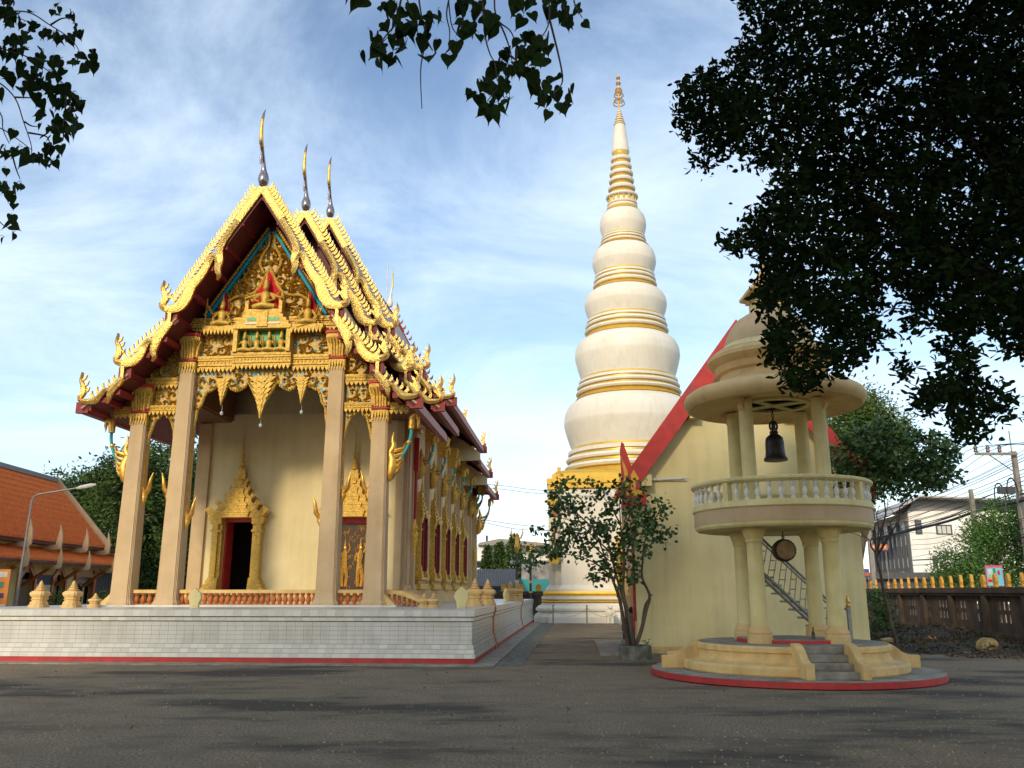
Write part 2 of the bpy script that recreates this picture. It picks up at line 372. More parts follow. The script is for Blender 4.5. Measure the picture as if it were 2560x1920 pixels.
# ------------------------------------------------------------ terrace
TA = R(4.1); TO = (-7.26, 23.0, 0)
def TL(x, y, z=0):
    return Vector((TO[0]+x*math.cos(TA)+y*math.sin(TA), TO[1]-x*math.sin(TA)+y*math.cos(TA), z))
ter = thing('terrace', 'long white tiled terrace wall with red foot under the gilded temple', 'terrace', TO, -TA)
HX, Y0, Y1 = 6.54, -2.34, 26.2
rows = [(0.14, 0.24, .085), (0.24, 0.34, .06), (0.34, 0.44, .035)]+[(0.44+i*.098, 0.44+(i+1)*.098, 0.0) for i in range(5)]+[(0.945, 1.03, .03), (1.045, 1.195, .06)]
core = MB()
for z0, z1, p in rows: core.box(-HX-p+.012, HX+p-.012, Y0-p+.012, Y1, z0, z1)
core.build('wall_core', grout, ter)
b = MB(); b.box(-HX+.03, HX-.03, Y0+.03, Y1-.1, .1, 1.19); b.build('dark_joint', greym, ter)
b = MB(); b.box(-HX-.07, HX+.07, Y0-.07, Y1, 0, .138); b.build('foot', red, ter)
b = MB(); b.box(-HX-.05, HX+.05, Y0-.05, Y1, 1.196, 1.205); b.build('paving', tilew, ter)
cnt = 0; rest = MB(); tm = {}
for ri, (z0, z1, p) in enumerate(rows):
    h = z1-z0-.008
    if ri not in tm: tm[ri] = MB().box(0, .197, 0, .014, 0, h).mesh('tile', tilew)
    n = int((2*HX+2*p)/.2)
    for i in range(n+1):
        x = -HX-p+i*.2; wd = min(.199, HX+p-x)
        if wd < .03: continue
        vis = x > -5.2
        if vis and cnt < 300 and ri in (0, 1, 2, 8, 9) and wd > .193:
            link('tile', tm[ri], ter, (x+.002, Y0-p+random.uniform(-.0015, .0015), z0+.003)); cnt += 1
        else:
            rest.box(x+.003, x+wd, Y0-p+random.uniform(-.001, .001), Y0-p+.02, z0+.003, z1-.005)
    for i in range(int((Y1-Y0)/.2)):
        y = Y0-p+i*.2; rest.box(HX+p-.02, HX+p+random.uniform(-.001, .001), y+.003, y+.197, z0+.003, z1-.005)
        rest.box(-HX-p, -HX-p+.02, y+.003, y+.197, z0+.003, z1-.005)
o = rest.build('remaining_tiles', tilew, ter); o['kind'] = 'stuff'
for yy in (2.7, 15.5):
    q = MB()
    for z0, z1, p in rows+[(0, .14, .07)]: q.box(HX+p-.01, HX+p+.03, yy, yy+.28 if yy < 5 else yy+.22, z0, z1)
    q.build('drain_strip', terra, ter)
b = MB(); b.box(-HX-.6, HX+.55, Y0-.55, Y0+.3, 0.004, .03); b.box(HX-.3, HX+.55, Y0+.3, Y1, 0.004, .029)
tag(b.build('apron_strip', concrete, None, loc=TO, rot=(0, 0, -TA)), 'narrow pale concrete apron along the terrace foot', None, None, 'structure')
b = MB(); b.box(HX+.56, HX+1.15, Y0-.2, Y1, 0.004, .012)
tag(b.build('gutter_path', conpot, None, loc=TO, rot=(0, 0, -TA)), 'dark damp gutter strip beside the terrace', None, None, 'structure')
# ------------------------------------------------------------ temple
tem = thing('temple', 'gilded temple hall with tiered gable roofs and peach columns on the white terrace', 'temple', TO, -TA)
ZF = 1.2
def wall_holes(mb, plane, c0, c1, u0, u1, z0, z1, holes):
    """solid wall between c0..c1 across, u0..u1 along, rectangular holes (ua,ub,za,zb)"""
    us = sorted({u0, u1, *[h[0] for h in holes], *[h[1] for h in holes]}); zs = sorted({z0, z1, *[h[2] for h in holes], *[h[3] for h in holes]})
    for i in range(len(us)-1):
        for k in range(len(zs)-1):
            um, zm = (us[i]+us[i+1])/2, (zs[k]+zs[k+1])/2
            if any(h[0] < um < h[1] and h[2] < zm < h[3] for h in holes): continue
            if plane == 'y': mb.box(us[i], us[i+1], c0, c1, zs[k], zs[k+1])
            else: mb.box(c0, c1, us[i], us[i+1], zs[k], zs[k+1])
DX = 1.86; WY = [7.75+2.85*i for i in range(5)]; YW, YR = 4.9, 22.4
b = MB()
wall_holes(b, 'y', YW, YW+.3, -3.4, 3.4, ZF, 9.2, [(-DX-.5, -DX+.5, ZF, 3.9), (DX-.5, DX+.5, ZF, 3.9)])
wall_holes(b, 'x', 3.1, 3.4, YW+.3, YR, ZF, 8.0, [(y-.42, y+.42, 2.3, 4.1) for y in WY])
b.box(-3.4, -3.1, YW+.3, YR, ZF, 8.0); b.box(-3.4, 3.4, YR, YR+.3, ZF, 9.2)
b.build('wall', cream, tem)
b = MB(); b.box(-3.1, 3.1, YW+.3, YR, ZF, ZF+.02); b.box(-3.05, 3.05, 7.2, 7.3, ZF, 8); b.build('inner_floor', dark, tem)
b = MB()                                                   # stepped plinth of the hall
for i, (z0, z1, p) in enumerate([(ZF, 1.42, .34), (1.42, 1.52, .26), (1.52, 1.66, .2)]): b.box(-3.4-p, 3.4+p, YW-.02 if p < .3 else YW-.1, YR+.3+p, z0, z1)
b.build('plinth', peachd, tem, bevel=.015)
b = MB(); b.box(-4.2, 4.2, .55, YW-.12, ZF+.006, ZF+.05); b.build('porch_floor', tilew, tem)
b = MB(); b.box(-3.35, 3.35, 1.5, YW-.003, 8.72, 8.8); b.box(-4.3, -2.4, 1.5, YW, 7.05, 7.12); b.box(2.4, 4.3, 1.5, YW, 7.05, 7.12)
b.box(-2.4, -2.33, 1.5, YW, 7.1, 8.75); b.box(2.33, 2.4, 1.5, YW, 7.1, 8.75)
b.build('porch_ceiling', brownc, tem)
# --- columns
def column(x, y, zt, hw, sub=True, zc=.95):
    b = MB(); b.stack(RD, [(hw*1.25, ZF), (hw*1.25, ZF+.1), (hw*1.06, ZF+.2), (hw, ZF+.4), (hw*.80, zt)], x, y)
    c = b.build('column', peach, tem)
    b = MB(); t = hw*.80
    b.stack(RD, [(t*1.1, zt+.18), (t*1.1, zt+.2), (t*.98, zt+.22), (t*.98, zt+.28), (t*1.12, zt+.7), (t*1.42, zt+zc-.14), (t*1.5, zt+zc-.1), (t*1.5, zt+zc)], x, y)
    for k in range(4):                                     # long lotus petals
        for i in (-2, -1, 0, 1, 2):
            ca, sa = [(1, 0), (0, 1), (-1, 0), (0, -1)][k]
            P = []
            for (u, d, z) in [(i*.075, t*1.02, zt+.30), (i*.08, t*1.16, zt+.62), (i*.1, t*1.52, zt+zc-.12)]:
                P.append((x+d*ca-u*sa, y+d*sa+u*ca, z))
            b.tube(P, [.035, .045, .02], 5)
    for k in range(4):                                     # leaf fringe hanging on the shaft
        for i in range(6):
            u = (i-2.5)*t*.36; ca, sa = [(1, 0), (0, 1), (-1, 0), (0, -1)][k]; d = t*1.03
            pts = [(u-t*.18, zt+.19), (u+t*.18, zt+.19), (u+t*.1, zt+.06), (u, zt-.12), (u-t*.12, zt+.05)]
            vs = [(x+dd*ca-p[0]*sa, y+dd*sa+p[0]*ca, p[1]) for dd in (d-.02, d+.02) for p in pts]
            b.add(vs, [(0, 1, 2, 3, 4), (9, 8, 7, 6, 5)]+[(q, (q+1) % 5, (q+1) % 5+5, q+5) for q in range(5)])
    cp = b.build('capital', goldp, c)
    b = MB()
    for zz_ in (zt+.23, zt+.31, zt+zc+.001): b.stack(RD, [(t*1.14, zz_), (t*1.17, zz_+.025), (t*1.14, zz_+.05)] if zz_ < zt+.5 else [(t*1.56, zz_), (t*1.6, zz_+.03), (t*1.6, zz_+.1)], x, y)
    b.build('red_band', red, c)
    return c
CXI, CXO, CY = 2.2, 3.5, 1.1
for x, zt in ((-CXO, 6.35), (-CXI, 7.85), (CXI, 7.85), (CXO, 6.35)): column(x, CY, zt, .275)
for x in (-3.45, 3.45): column(x, 23.7, 6.35, .275)
b = MB()
for s in (-1, 1):                                          # sloped buttress foot and stair rail outside the outer columns
    b.prism([(s*(CXO+.2), ZF), (s*(CXO+.62), ZF), (s*(CXO+.55), ZF+.1), (s*(CXO+.2), ZF+.42)], CY-.2, CY+.2)
b.build('column_foot', post_m, tem)
# --- balustrade
bp_ = MB().lathe([(.035, 0), (.05, .02), (.03, .05), (.06, .13), (.05, .2), (.028, .26), (.05, .31), (.035, .36)], 8).mesh('baluster', terra, True)
def balus(x0, x1, y):
    b = MB(); b.box(x0, x1, y-.09, y+.09, 1.555, 1.65); b.box(x0, x1, y-.07, y+.07, ZF+.006, ZF+.06); r = b.build('balustrade', post_m, tem, bevel=.012)
    n = int((x1-x0)/.155)
    for i in range(n): link('baluster', bp_, r, (x0+(i+.5)*(x1-x0)/n, y, ZF+.05), sc=(1.3, 1.3, .9))
balus(-CXI+.28, CXI-.28, CY); balus(-CXO+.28, -CXI-.28, CY); balus(CXI+.28, CXO-.28, CY)
for k, dy in enumerate((0, .7)):                           # curved stair rails on the right
    b = MB(); L, Q = ribbon([(CXO+.25, 1.6, .05), (CXO+.7, 1.56, .05), (CXO+1.15, 1.38, .05), (CXO+1.5, 1.22, .05)])
    b.prism(L+Q[::-1], CY+.1+dy, CY+.28+dy); r = b.build('stair_rail', post_m, tem)
    for i in range(6): link('baluster', bp_, r, (CXO+.35+i*.14, CY+.19+dy, ZF+.02), sc=(1, 1, .85-.11*i))
# --- prang-topped door and window surrounds (built in a local frame: x across, y outwards = -, z up)
def prang_mesh(hw, z0, zl, ztip, depth, op):
    """hw half width of lintel, opening half width op from z0 to zl, spire tip ztip"""
    b = MB(); d = depth
    for s in (-1, 1):
        xo = (op+hw*.86)/2
        for (x0, x1, dd) in ((op, hw*.70, .55*d), (hw*.66, hw*.86, d*.8)): b.box(min(s*x0, s*x1), max(s*x0, s*x1), -dd, 0, z0, zl)
        for (z, zz2, e) in ((z0, z0+.1, .22), (z0+.1, z0+.2, .16), (z0+.2, z0+.32, .09), (z0+.32, z0+.4, .04), (zl-.45, zl-.38, .05), (zl-.2, zl-.1, .07), (zl-.1, zl, .12)):
            b.box(*sorted((s*(op-.004), s*(hw*.86+e*hw))), -d*.82-e*.4, 0, z, zz2)
    H = ztip-zl
    tiers = [(.94, 0, .025), (1.0, .025, .05), (1.06, .05, .07), (.66, .07, .10), (.70, .10, .13), (.76, .13, .15), (.44, .15, .19), (.46, .19, .215), (.52, .215, .235), (.30, .235, .275), (.31, .275, .30), (.36, .30, .318), (.20, .318, .365), (.21, .365, .39), (.25, .39, .405), (.14, .405, .46), (.17, .46, .475), (.12, .475, .51), (.13, .51, .52)]
    for r, a, c in tiers:
        w = r*hw; b.box(-w, w, -d*(.45+.62*r), 0, zl+a*H, zl+c*H)
        if r > .2:
            b.box(-w*.45, w*.45, -d*(.58+.66*r), 0, zl+a*H+.002, zl+c*H-.002)
    for r, zf_ in ((1.06, .07), (.76, .15), (.52, .235), (.36, .318), (.25, .405)):  # antefix leaves on each storey
        hz = .042*H*(.5+.5*r); n = 7
        for i in range(n):
            x = (i-(n-1)/2)/((n-1)/2)*r*hw*.93; wv = r*hw*.115*(1.5 if i in (0, n-1) else 1); hh = hz*(1.35 if i in (0, 3, n-1) else .8)
            z = zl+zf_*H; y = -d*(.45+.62*r)
            b.add([(x-wv, y, z), (x+wv, y, z), (x, y-.01, z+hh), (x-wv, y+.05, z), (x+wv, y+.05, z)], [(0, 1, 2), (4, 3, 2), (1, 4, 2), (3, 0, 2)])
    b.lathe([(.11*hw, zl+.52*H), (.12*hw, zl+.55*H), (.07*hw, zl+.58*H), (.085*hw, zl+.60*H), (.05*hw, zl+.64*H), (.06*hw, zl+.66*H), (.035*hw, zl+.74*H), (.015*hw, zl+.9*H), (.004, ztip)], 10, 0, -d*.45)
    return b.mesh('surround', goldp)
pm = prang_mesh(.92, 1.62, 3.9, 6.85, .36, .5)
red_leaf = MB().box(-.03, .03, 0, .55, ZF+.1, 3.85).mesh('door_leaf', red)
for s in (-1, 1):
    dr = link('door_surround', pm, tem, (s*DX, YW-.002, 0))
    b = MB(); b.box(-.92, .92, -.5, 0, 1.5, 1.63); b.build('sill_step', post_m, dr)
    if s < 0:
        link('door_leaf', red_leaf, dr, (-.47, .05, 0)); link('door_leaf', red_leaf, dr, (.4, .5, 0), (0, 0, R(-25)))
        b = MB(); b.box(-.5, .5, .02, .12, 3.78, 3.9); b.build('door_head', red, dr)
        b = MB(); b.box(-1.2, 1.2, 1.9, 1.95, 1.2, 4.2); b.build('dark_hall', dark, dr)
    else:
        b = MB(); b.box(-.5, .5, .04, .1, 1.62, 3.9); lf = b.build('door_leaf', darkwood, dr); lf['label'] = 'closed dark door leaf with gilded guardian figures'
        b = MB(); b.box(-.5, .5, .02, .05, 3.72, 3.9); b.build('door_head', red, dr)
        for q in (-.25, .25):                              # gilded guardian figure on each leaf
            f = MB(); s2 = 1 if q < 0 else -1
            f.ball((q, .03, 2.95), (.06, .035, .08)); f.lathe([(.055, 3.02), (.03, 3.1), (.005, 3.28)], 8, q, .03)
            f.tube([(q, .03, 2.88), (q, .03, 2.7), (q+.02*s2, .03, 2.5), (q, .03, 2.3)], [.05, .11, .075, .12]); f.tube([(q-.05, .03, 2.3), (q-.07, .03, 2.0), (q-.05, .03, 1.75)], [.07, .055, .05]); f.tube([(q+.05, .03, 2.3), (q+.09, .03, 2.05), (q+.06, .03, 1.75)], [.07, .055, .05])
            f.tube([(q-.1, .03, 2.8), (q-.17, .02, 2.6), (q-.08, .0, 2.55)], [.035, .03, .025]); f.tube([(q+.1, .03, 2.8), (q+.17, .02, 2.95), (q+.12, .0, 3.1)], [.035, .03, .025])
            for k in range(26):
                xx = q+random.uniform(-.2, .2); zq = random.uniform(1.7, 3.6); rr = random.uniform(.03, .06)
                f.tube([(xx+rr*math.cos(a_), .03, zq+rr*math.sin(a_)*1.3) for a_ in np.linspace(0, 4.2, 6)], .012, 4)
            f.build('door_relief', gold, lf, True)
pw = prang_mesh(.72, 2.08, 4.1, 5.85, .3, .42)
shut = MB().box(0, .05, .1, .42, 2.3, 4.08).mesh('shutter', dkred)
for y in WY:
    wn = link('window_surround', pw, tem, (3.402, y, 0), (0, 0, R(90)))
    b = MB(); b.box(-.75, .75, -.34, 0, 1.98, 2.08); b.box(-.66, .66, -.2, 0, 1.86, 1.98); b.box(-.8, .8, -.3, 0, 1.67, 1.86); b.build('sill', goldp, wn, bevel=.015)
    link('shutter', shut, wn, (-.42, -.40, 0)); link('shutter', shut, wn, (.37, -.40, 0))
    b = MB(); b.box(-.5, .5, .42, .45, 2.2, 4.2); b.build('pane', dark, wn)
# --- pilasters with lotus capitals on the right wall and corners
for y in (5.35, 6.35, 9.17, 12.02, 14.87, 17.72, 20.9, 22.3):
    b = MB(); wd = .24 if y not in (5.35, 22.3) else .32
    b.box(3.402, 3.53, y-wd, y+wd, 1.66, 6.9); b.box(3.53, 3.58, y-wd*.6, y+wd*.6, 1.66, 6.9); b.box(3.402, 3.62, y-wd-.05, y+wd+.05, 1.66, 1.8)
    pl = b.build('pilaster', peach, tem)
    b = MB(); b.stack(SQ, [(wd*.9, 6.9), (wd, 7.0), (wd*.95, 7.1), (wd*1.5, 7.7)], 3.5, y); b.build('capital', goldp, pl)
b = MB(); b.box(-3.46, -3.38, YW-.06, YW-.001, 1.66, 8.7); b.box(3.2, 3.42, YW-.12, YW-.001, 1.66, 7.0); b.box(-3.42, -3.0, YW-.12, YW-.001, 1.66, 7.0)
b.build('corner_pilaster', peach, tem)
b = MB(); b.tube([(3.68, 5.75, 6.6), (3.68, 5.75, 3.9)], .05, 8); b.box(3.6, 3.76, 5.67, 5.83, 5.5, 6.6); b.build('drain_pipe', red, tem)
# bracket lamps on the corner pilasters
for (x, y, z, dx) in ((3.75, 5.4, 3.4, 1), (3.75, 22.3, 3.4, 1)):
    b = MB(); b.lathe([(.01, z-.75), (.05, z-.6), (.03, z-.45), (.06, z-.35), (.09, z-.15), (.12, z), (.06, z+.1), (.09, z+.2), (.03, z+.35), (.005, z+.5)], 8, x, y)
    b.tube([(x, y, z), (x, y-.2, z+.15), (x, y-.22, z+.4)], [.03, .02, .008], 5); b.tube([(x, y, z), (x, y+.2, z+.15), (x, y+.22, z+.4)], [.03, .02, .008], 5)
    b.build('wall_ornament', goldp, tem, True)
# ------------------------------------------------------------ tiered roofs
UP = [[(.03, 13.0, .12), (.35, 12.5, .115), (.66, 12.02, .115)],
      [(.64, 12.0, .085), (.98, 11.45, .085), (1.12, 11.1, .1), (1.1, 10.8, .11), (1.13, 10.55, .09), (1.08, 10.35, .06), (1.12, 10.2, .005)],
      [(1.12, 10.7, .06), (1.22, 10.9, .08), (1.36, 10.86, .1), (1.5, 10.55, .11), (1.66, 10.28, .12), (1.85, 10.05, .14), (1.98, 9.7, .16), (2.15, 9.45, .15), (2.4, 9.36, .12), (2.62, 9.42, .09), (2.7, 9.55, .06)]]
MI = [[(2.36, 9.0, .11), (2.6, 8.68, .13), (2.72, 8.45, .13), (2.78, 8.15, .09), (2.74, 7.98, .06), (2.78, 7.84, .005)],
      [(2.78, 8.3, .05), (2.9, 8.45, .08), (3.03, 8.32, .1), (3.15, 8.05, .12), (3.35, 7.85, .13), (3.58, 7.8, .11), (3.8, 7.85, .08), (3.87, 7.97, .05)]]
LO = [[(3.58, 7.38, .09), (3.8, 7.12, .1), (3.9, 6.95, .08), (3.92, 6.8, .05), (3.95, 6.66, .005)],
      [(3.93, 6.98, .04), (4.03, 7.05, .06), (4.15, 6.92, .07), (4.3, 6.75, .08), (4.5, 6.72, .08), (4.72, 6.76, .06), (4.78, 6.88, .04)]]
FL = [[(2.68, 9.48, .06), (2.58, 9.68, .095), (2.62, 9.85, .07), (2.69, 10.0, .05), (2.65, 10.22, .004)],
      [(3.86, 7.9, .05), (3.77, 8.1, .085), (3.8, 8.3, .06), (3.87, 8.45, .04), (3.84, 8.68, .004)],
      [(4.77, 6.8, .05), (4.67, 7.0, .075), (4.71, 7.18, .055), (4.78, 7.35, .035), (4.75, 7.56, .004)]]
def fin_mesh(m): return MB().prism([(-.05, 0), (.055, 0), (.085, .1), (.075, .2), (.0, .33), (.012, .2), (-.012, .1)], -.03, .03).mesh('fin', m)
FIN = fin_mesh(goldm); FINR = fin_mesh(mauve)
def zmap(z, da, dl): return z+dl if z <= 9.3 else z+dl+(da-dl)*(z-9.3)/3.85
ROOFL = [((0, 12.98), (2.45, 9.22)), ((2.25, 9.12), (3.66, 7.62)), ((3.48, 7.52), (4.72, 6.56))]
def roof_tier(ya, yb, da, dl, lab):
    b = MB(); sf = MB()
    for (x0, z0), (x1, z1) in ROOFL:
        z0, z1 = zmap(z0, da, dl), zmap(z1, da, dl)
        l = math.hypot(x1-x0, z1-z0); nx, nz = (z0-z1)/l, (x1-x0)/l
        for s in (-1, 1):
            b.prism([(s*x0, z0), (s*x1, z1), (s*(x1-nx*.05), z1-nz*.05), (s*(x0-nx*.05), z0-nz*.05)], ya, yb)
            sf.prism([(s*(x0-nx*.055), z0-nz*.055), (s*(x1-nx*.055), z1-nz*.055), (s*(x1-nx*.15), z1-nz*.15), (s*(x0-nx*.15), z0-nz*.15)], ya+.01, yb-.01)
            n = int(l/.16)                                  # tile courses
            for i in range(n):
                t = (i+.5)/n; cx_, cz_ = x0+(x1-x0)*t, z0+(z1-z0)*t
                b.prism([(s*(cx_-.06), cz_+.08*(z0-z1)/l), (s*(cx_+nx*.03), cz_+nz*.03), (s*(cx_+.05), cz_-.06*(z0-z1)/l)], ya+.02, yb-.02)
    r = b.build('roof', rooft, tem); r['label'] = lab
    sf.build('soffit', maroon, r)
    e = MB(); zb = 6.40+dl                                  # eave beams
    for s in (-1, 1):
        e.box(*sorted((s*4.58, s*4.74)), ya+.1, yb-.05, zb, zb+.22); e.box(*sorted((s*4.52, s*4.70)), ya+.12, yb-.07, zb+.22, zb+.3)
    e.build('eave_beam', mauve, r)
    return r
def gable(r, y, d, da, dl, sides=(-1, 1), nf=(26, 8, 4), fin=None, finlay=(0, 1, 2)):
    """decorated gable edge at y, facing d (-1 to the front)"""
    for s in sides:
        b = MB(); bk = MB(); fl = MB(); pu = MB()
        for lay in (UP, MI, LO):
            for rb in lay:
                pts = [(x, zmap(z, da, dl), h) for x, z, h in rb]
                ribbon_mesh(b, pts, y+d*.06, y, sx=s, dome=-d*.05)
                ribbon_mesh(bk, [(x, z, h*.96) for x, z, h in pts], y-d*.005, y-d*.05, sx=s)
        for (x, z) in ((2.40, 9.12), (3.60, 7.52)):
            zq = zmap(z, da, dl); b.box(*sorted((s*(x-.045), s*(x+.045))), *sorted((y+d*.07, y)), zq-.18, zq+.2)
        bo = b.build('gable_board', goldm, r, True, 50); bk.build('board_back', red, r)
        for k, f in enumerate(FL):
            q = MB(); ribbon_mesh(q, [(x, zmap(z, da, dl) if z < 9.3 else z+dl+(da-dl)*.02, h) for x, z, h in f], y+d*.07, y-d*.03, sx=s, dome=-d*.03)
            for i in range(3):                              # flame barbs
                x, z, h = f[1+min(i, 2)]; zq = z+dl
                q.prism([(s*(x-.03), zq-.06), (s*(x-.14), zq+.02), (s*(x-.17), zq+.13), (s*(x-.08), zq+.06)], y+d*.05, y-d*.01)
            q.build('tail_finial', goldm, r, True, 50)
        for k, ((x0, z0), (x1, z1)) in enumerate([((.2, 13.08), (2.36, 9.62)), ((2.52, 9.0), (3.62, 7.92)), ((3.76, 7.38), (4.5, 6.84))]):
            if k not in finlay: continue
            n = nf[k]
            for i in range(n):
                t = (i+.5)/n; x, z = x0+(x1-x0)*t, zmap(z0+(z1-z0)*t, da, dl); sc = (1.0, 1.05, .85)[k]
                link('fin', fin or FIN, r, (s*(x-.05), y-d*.01, z-.06), (0, s*R(28-k*6+random.uniform(-3, 3)), 0), (s*sc*1.05, 1.1, sc*random.uniform(.72, .84)))
        for (x, z) in [(0.0, 12.72), (.56, 11.95), (1.0, 11.22), (1.36, 10.58), (1.82, 9.8), (2.28, 9.12), (2.52, 8.5), (2.98, 8.05), (3.5, 7.52), (3.72, 7.0), (4.1, 6.78), (4.5, 6.55)]:
            zq = zmap(z, da, dl); pu.box(s*x-.075, s*x+.075, *sorted((y-d*.03, y-d*1.05)), zq-.075, zq+.075)
        for (x, z) in ((2.32, 9.15), (3.5, 7.56), (4.62, 6.58)):
            zq = zmap(z, da, dl); pu.box(*sorted((s*(x-.12), s*(x+.24))), *sorted((y-d*.01, y-d*.14)), zq-.17, zq+.14)
        pu.build('purlin_end', dkred, r)
CHP = smooth_pts([(0, 0, .11), (.0, .12, .155), (0, .28, .145), (-.02, .45, .085), (-.08, .68, .055), (-.22, .95, .05), (-.37, 1.18, .068), (-.42, 1.4, .058), (-.42, 1.75, .046), (-.36, 2.05, .04), (-.22, 2.34, .006)], 4)
def chofa(r, y, z, d, low=brass, hi=gold, k=1.0):
    b = MB(); q = [p for p in CHP if p[1] < 1.1]; b.tube([(0, p[0], p[1]) for p in q], [p[2] for p in q], 12); b.tube([(0, -.26, .95), (0, -.3, .72), (0, -.29, .6)], [.02, .045, .01]); b.tube([(0, -.3, .62), (0, -.31, .52)], [.045, .02]); b.tube([(0, -.36, 1.15), (0, -.5, 1.1), (0, -.46, 1.2)], [.06, .02, .03])
    c = b.build('chofa', low, r, True, 60, loc=(0, y, z), rot=(0, 0, 0 if d < 0 else R(180)), sc=(k, k, k))
    b = MB(); q = [p for p in CHP if 1.05 < p[1] < 2.02]; b.tube([(0, p[0], p[1]) for p in q], [p[2] for p in q], 8); b.build('chofa_horn', hi, c, True, 60)
    b = MB(); q = [p for p in CHP if p[1] > 1.9]; b.tube([(0, p[0], p[1]) for p in q], [p[2] for p in q], 8); b.build('chofa_tip', low, c, True, 60)
T1 = roof_tier(0, 5.5, 0, 0, 'lowest front roof tier'); T2 = roof_tier(3.9, 8.4, 1.05, .72, 'second roof tier'); T3 = roof_tier(6.7, 17.4, 2.09, 1.5, 'tall central roof tier')
T4 = roof_tier(15.8, 20.4, 1.05, .72, 'rear second roof tier'); T5 = roof_tier(19.0, 24.1, 0, 0, 'rear lowest roof tier')
gable(T1, 0, -1, 0, 0, nf=(34, 10, 5)); gable(T2, 3.9, -1, 1.05, .72, nf=(28, 8, 4)); gable(T3, 6.7, -1, 2.09, 1.5, nf=(28, 8, 4))
gable(T3, 17.4, 1, 2.09, 1.5, (1,), (14, 4, 3), FINR); gable(T4, 20.4, 1, 1.05, .72, (1,), (6, 3, 3), FINR, (1, 2)); gable(T5, 24.1, 1, 0, 0, (1,), (6, 4, 3), FINR, (1, 2))
chofa(T1, .02, 13.12, -1); chofa(T2, 3.92, 14.17, -1); chofa(T3, 6.72, 15.2, -1); chofa(T3, 17.38, 15.25, 1, white, creaml, .95)
b = MB(); b.tube([(0, 16.6, 15.0), (0, 16.6, 17.3)], .02, 5); b.build('lightning_rod', steel, tem)
b = MB()                                                   # gable infills above the lower roofs
for y, da, dl in ((4.9, 1.05, .72), (7.7, 2.09, 1.5), (16.4, 2.09, 1.5), (19.4, 1.05, .72), (23.1, 0, 0)):
    P = [(0, 12.6), (2.1, 9.2), (2.3, 9.0), (3.3, 7.8), (3.5, 7.4), (4.45, 6.6)]
    P = [(x, zmap(z, da, dl)) for x, z in P]; b.prism([(-x, z) for x, z in P[::-1]]+P[1:], y, y+.1)
b.build('gable_infill', maroon, tem)
b = MB()
for y, dl in ((15.82, .72), (19.02, 0)): b.prism([(3.4, 6.6+dl), (4.72, 6.62+dl), (4.72, 6.95+dl), (3.9, 7.55+dl), (3.4, 7.75+dl)], y-.1, y)
b.build('end_board', cream, tem)
# ------------------------------------------------------------ front pediment
PY = 1.0                                                   # face of the carved panels
ped = MB(); ped.prism([(-1.85, 9.3), (1.85, 9.3), (1.5, 9.77), (1.08, 10.32), (.56, 11.15), (.02, 12.2), (-.02, 12.2), (-.56, 11.15), (-1.08, 10.32), (-1.5, 9.77)], PY+.12, PY+.25)
inf = MB(); inf.prism([(-2.35, 9.25), (2.35, 9.25), (0, 12.75)], PY+.26, PY+.34); inf.build('gable_infill', maroon, tem)
ped.prism([(-1.95, 8.22), (1.95, 8.22), (1.95, 9.05), (-1.95, 9.05)], PY+.1, PY+.22)
for s in (-1, 1):
    q = [(2.2, 7.6), (3.62, 7.6), (2.42, 9.05), (2.2, 9.2)]; ped.prism([(s*x, z) for x, z in q], PY+.12, PY+.22)
    q = [(2.45, 6.8), (3.3, 6.8), (3.3, 7.4), (2.45, 7.4)]; ped.prism([(s*x, z) for x, z in q], PY+.1, PY+.2)
    q = [(3.6, 6.75), (4.5, 6.75), (3.7, 7.35), (3.6, 7.35)]; ped.prism([(s*x, z) for x, z in q], PY+.12, PY+.2)
pedo = ped.build('pediment', pedm, tem)
# carved bands with hanging leaf fringe
def fringe(b, x0, x1, z, y, wd=.115, h=.14):
    n = max(2, int((x1-x0)/wd)); wv = (x1-x0)/n
    for i in range(n):
        x = x0+(i+.5)*wv; b.prism([(x-wv*.48, z), (x+wv*.48, z), (x+wv*.3, z-h*.5), (x, z-h), (x-wv*.34, z-h*.45)], y-.035, y+.03)
def beam(b, x0, x1, z0, z1, y, lip=.07):
    h = z1-z0
    for a, c, p in ((0, .2, 0), (.2, .34, lip*.55), (.34, .62, lip*.2), (.62, .78, lip*.7), (.78, 1, lip)): b.box(x0, x1, y-p, y+.22, z0+a*h+.001, z0+c*h-.001)
    n = int((x1-x0)/.1)
    for i in range(n):
        x = x0+(i+.5)*(x1-x0)/n; b.ball((x, y-lip*.25, z0+.48*h), (.035, .02, .045), 6, 4)
ent = MB()
beam(ent, -1.95, -.86, 7.88, 8.24, PY+.02); beam(ent, .86, 1.95, 7.88, 8.24, PY+.02); beam(ent, -.855, .855, 7.92, 8.30, PY-.12)
fringe(ent, -1.95, -.86, 7.89, PY+.0); fringe(ent, .86, 1.95, 7.89, PY+.0); fringe(ent, -.855, .855, 7.93, PY-.14)
beam(ent, -2.3, -.7, 9.05, 9.4, PY+.02); beam(ent, .7, 2.3, 9.05, 9.4, PY+.02); fringe(ent, -2.1, -.7, 9.06, PY, h=.1); fringe(ent, .7, 2.1, 9.06, PY, h=.1)
for s in (-1, 1):
    for z0, z1, xa, xb in ((7.4, 7.62, 2.45, 3.6), (6.62, 6.8, 2.45, 3.28), (6.55, 6.78, 3.74, 4.3)):
        x0, x1 = sorted((s*xa, s*xb)); beam(ent, x0, x1, z0, z1, PY, .05); fringe(ent, x0, x1, z0+.01, PY-.02, h=.12)
ent.build('entablature', goldp, pedo)
st = MB()                                                  # blue strips following the rakes
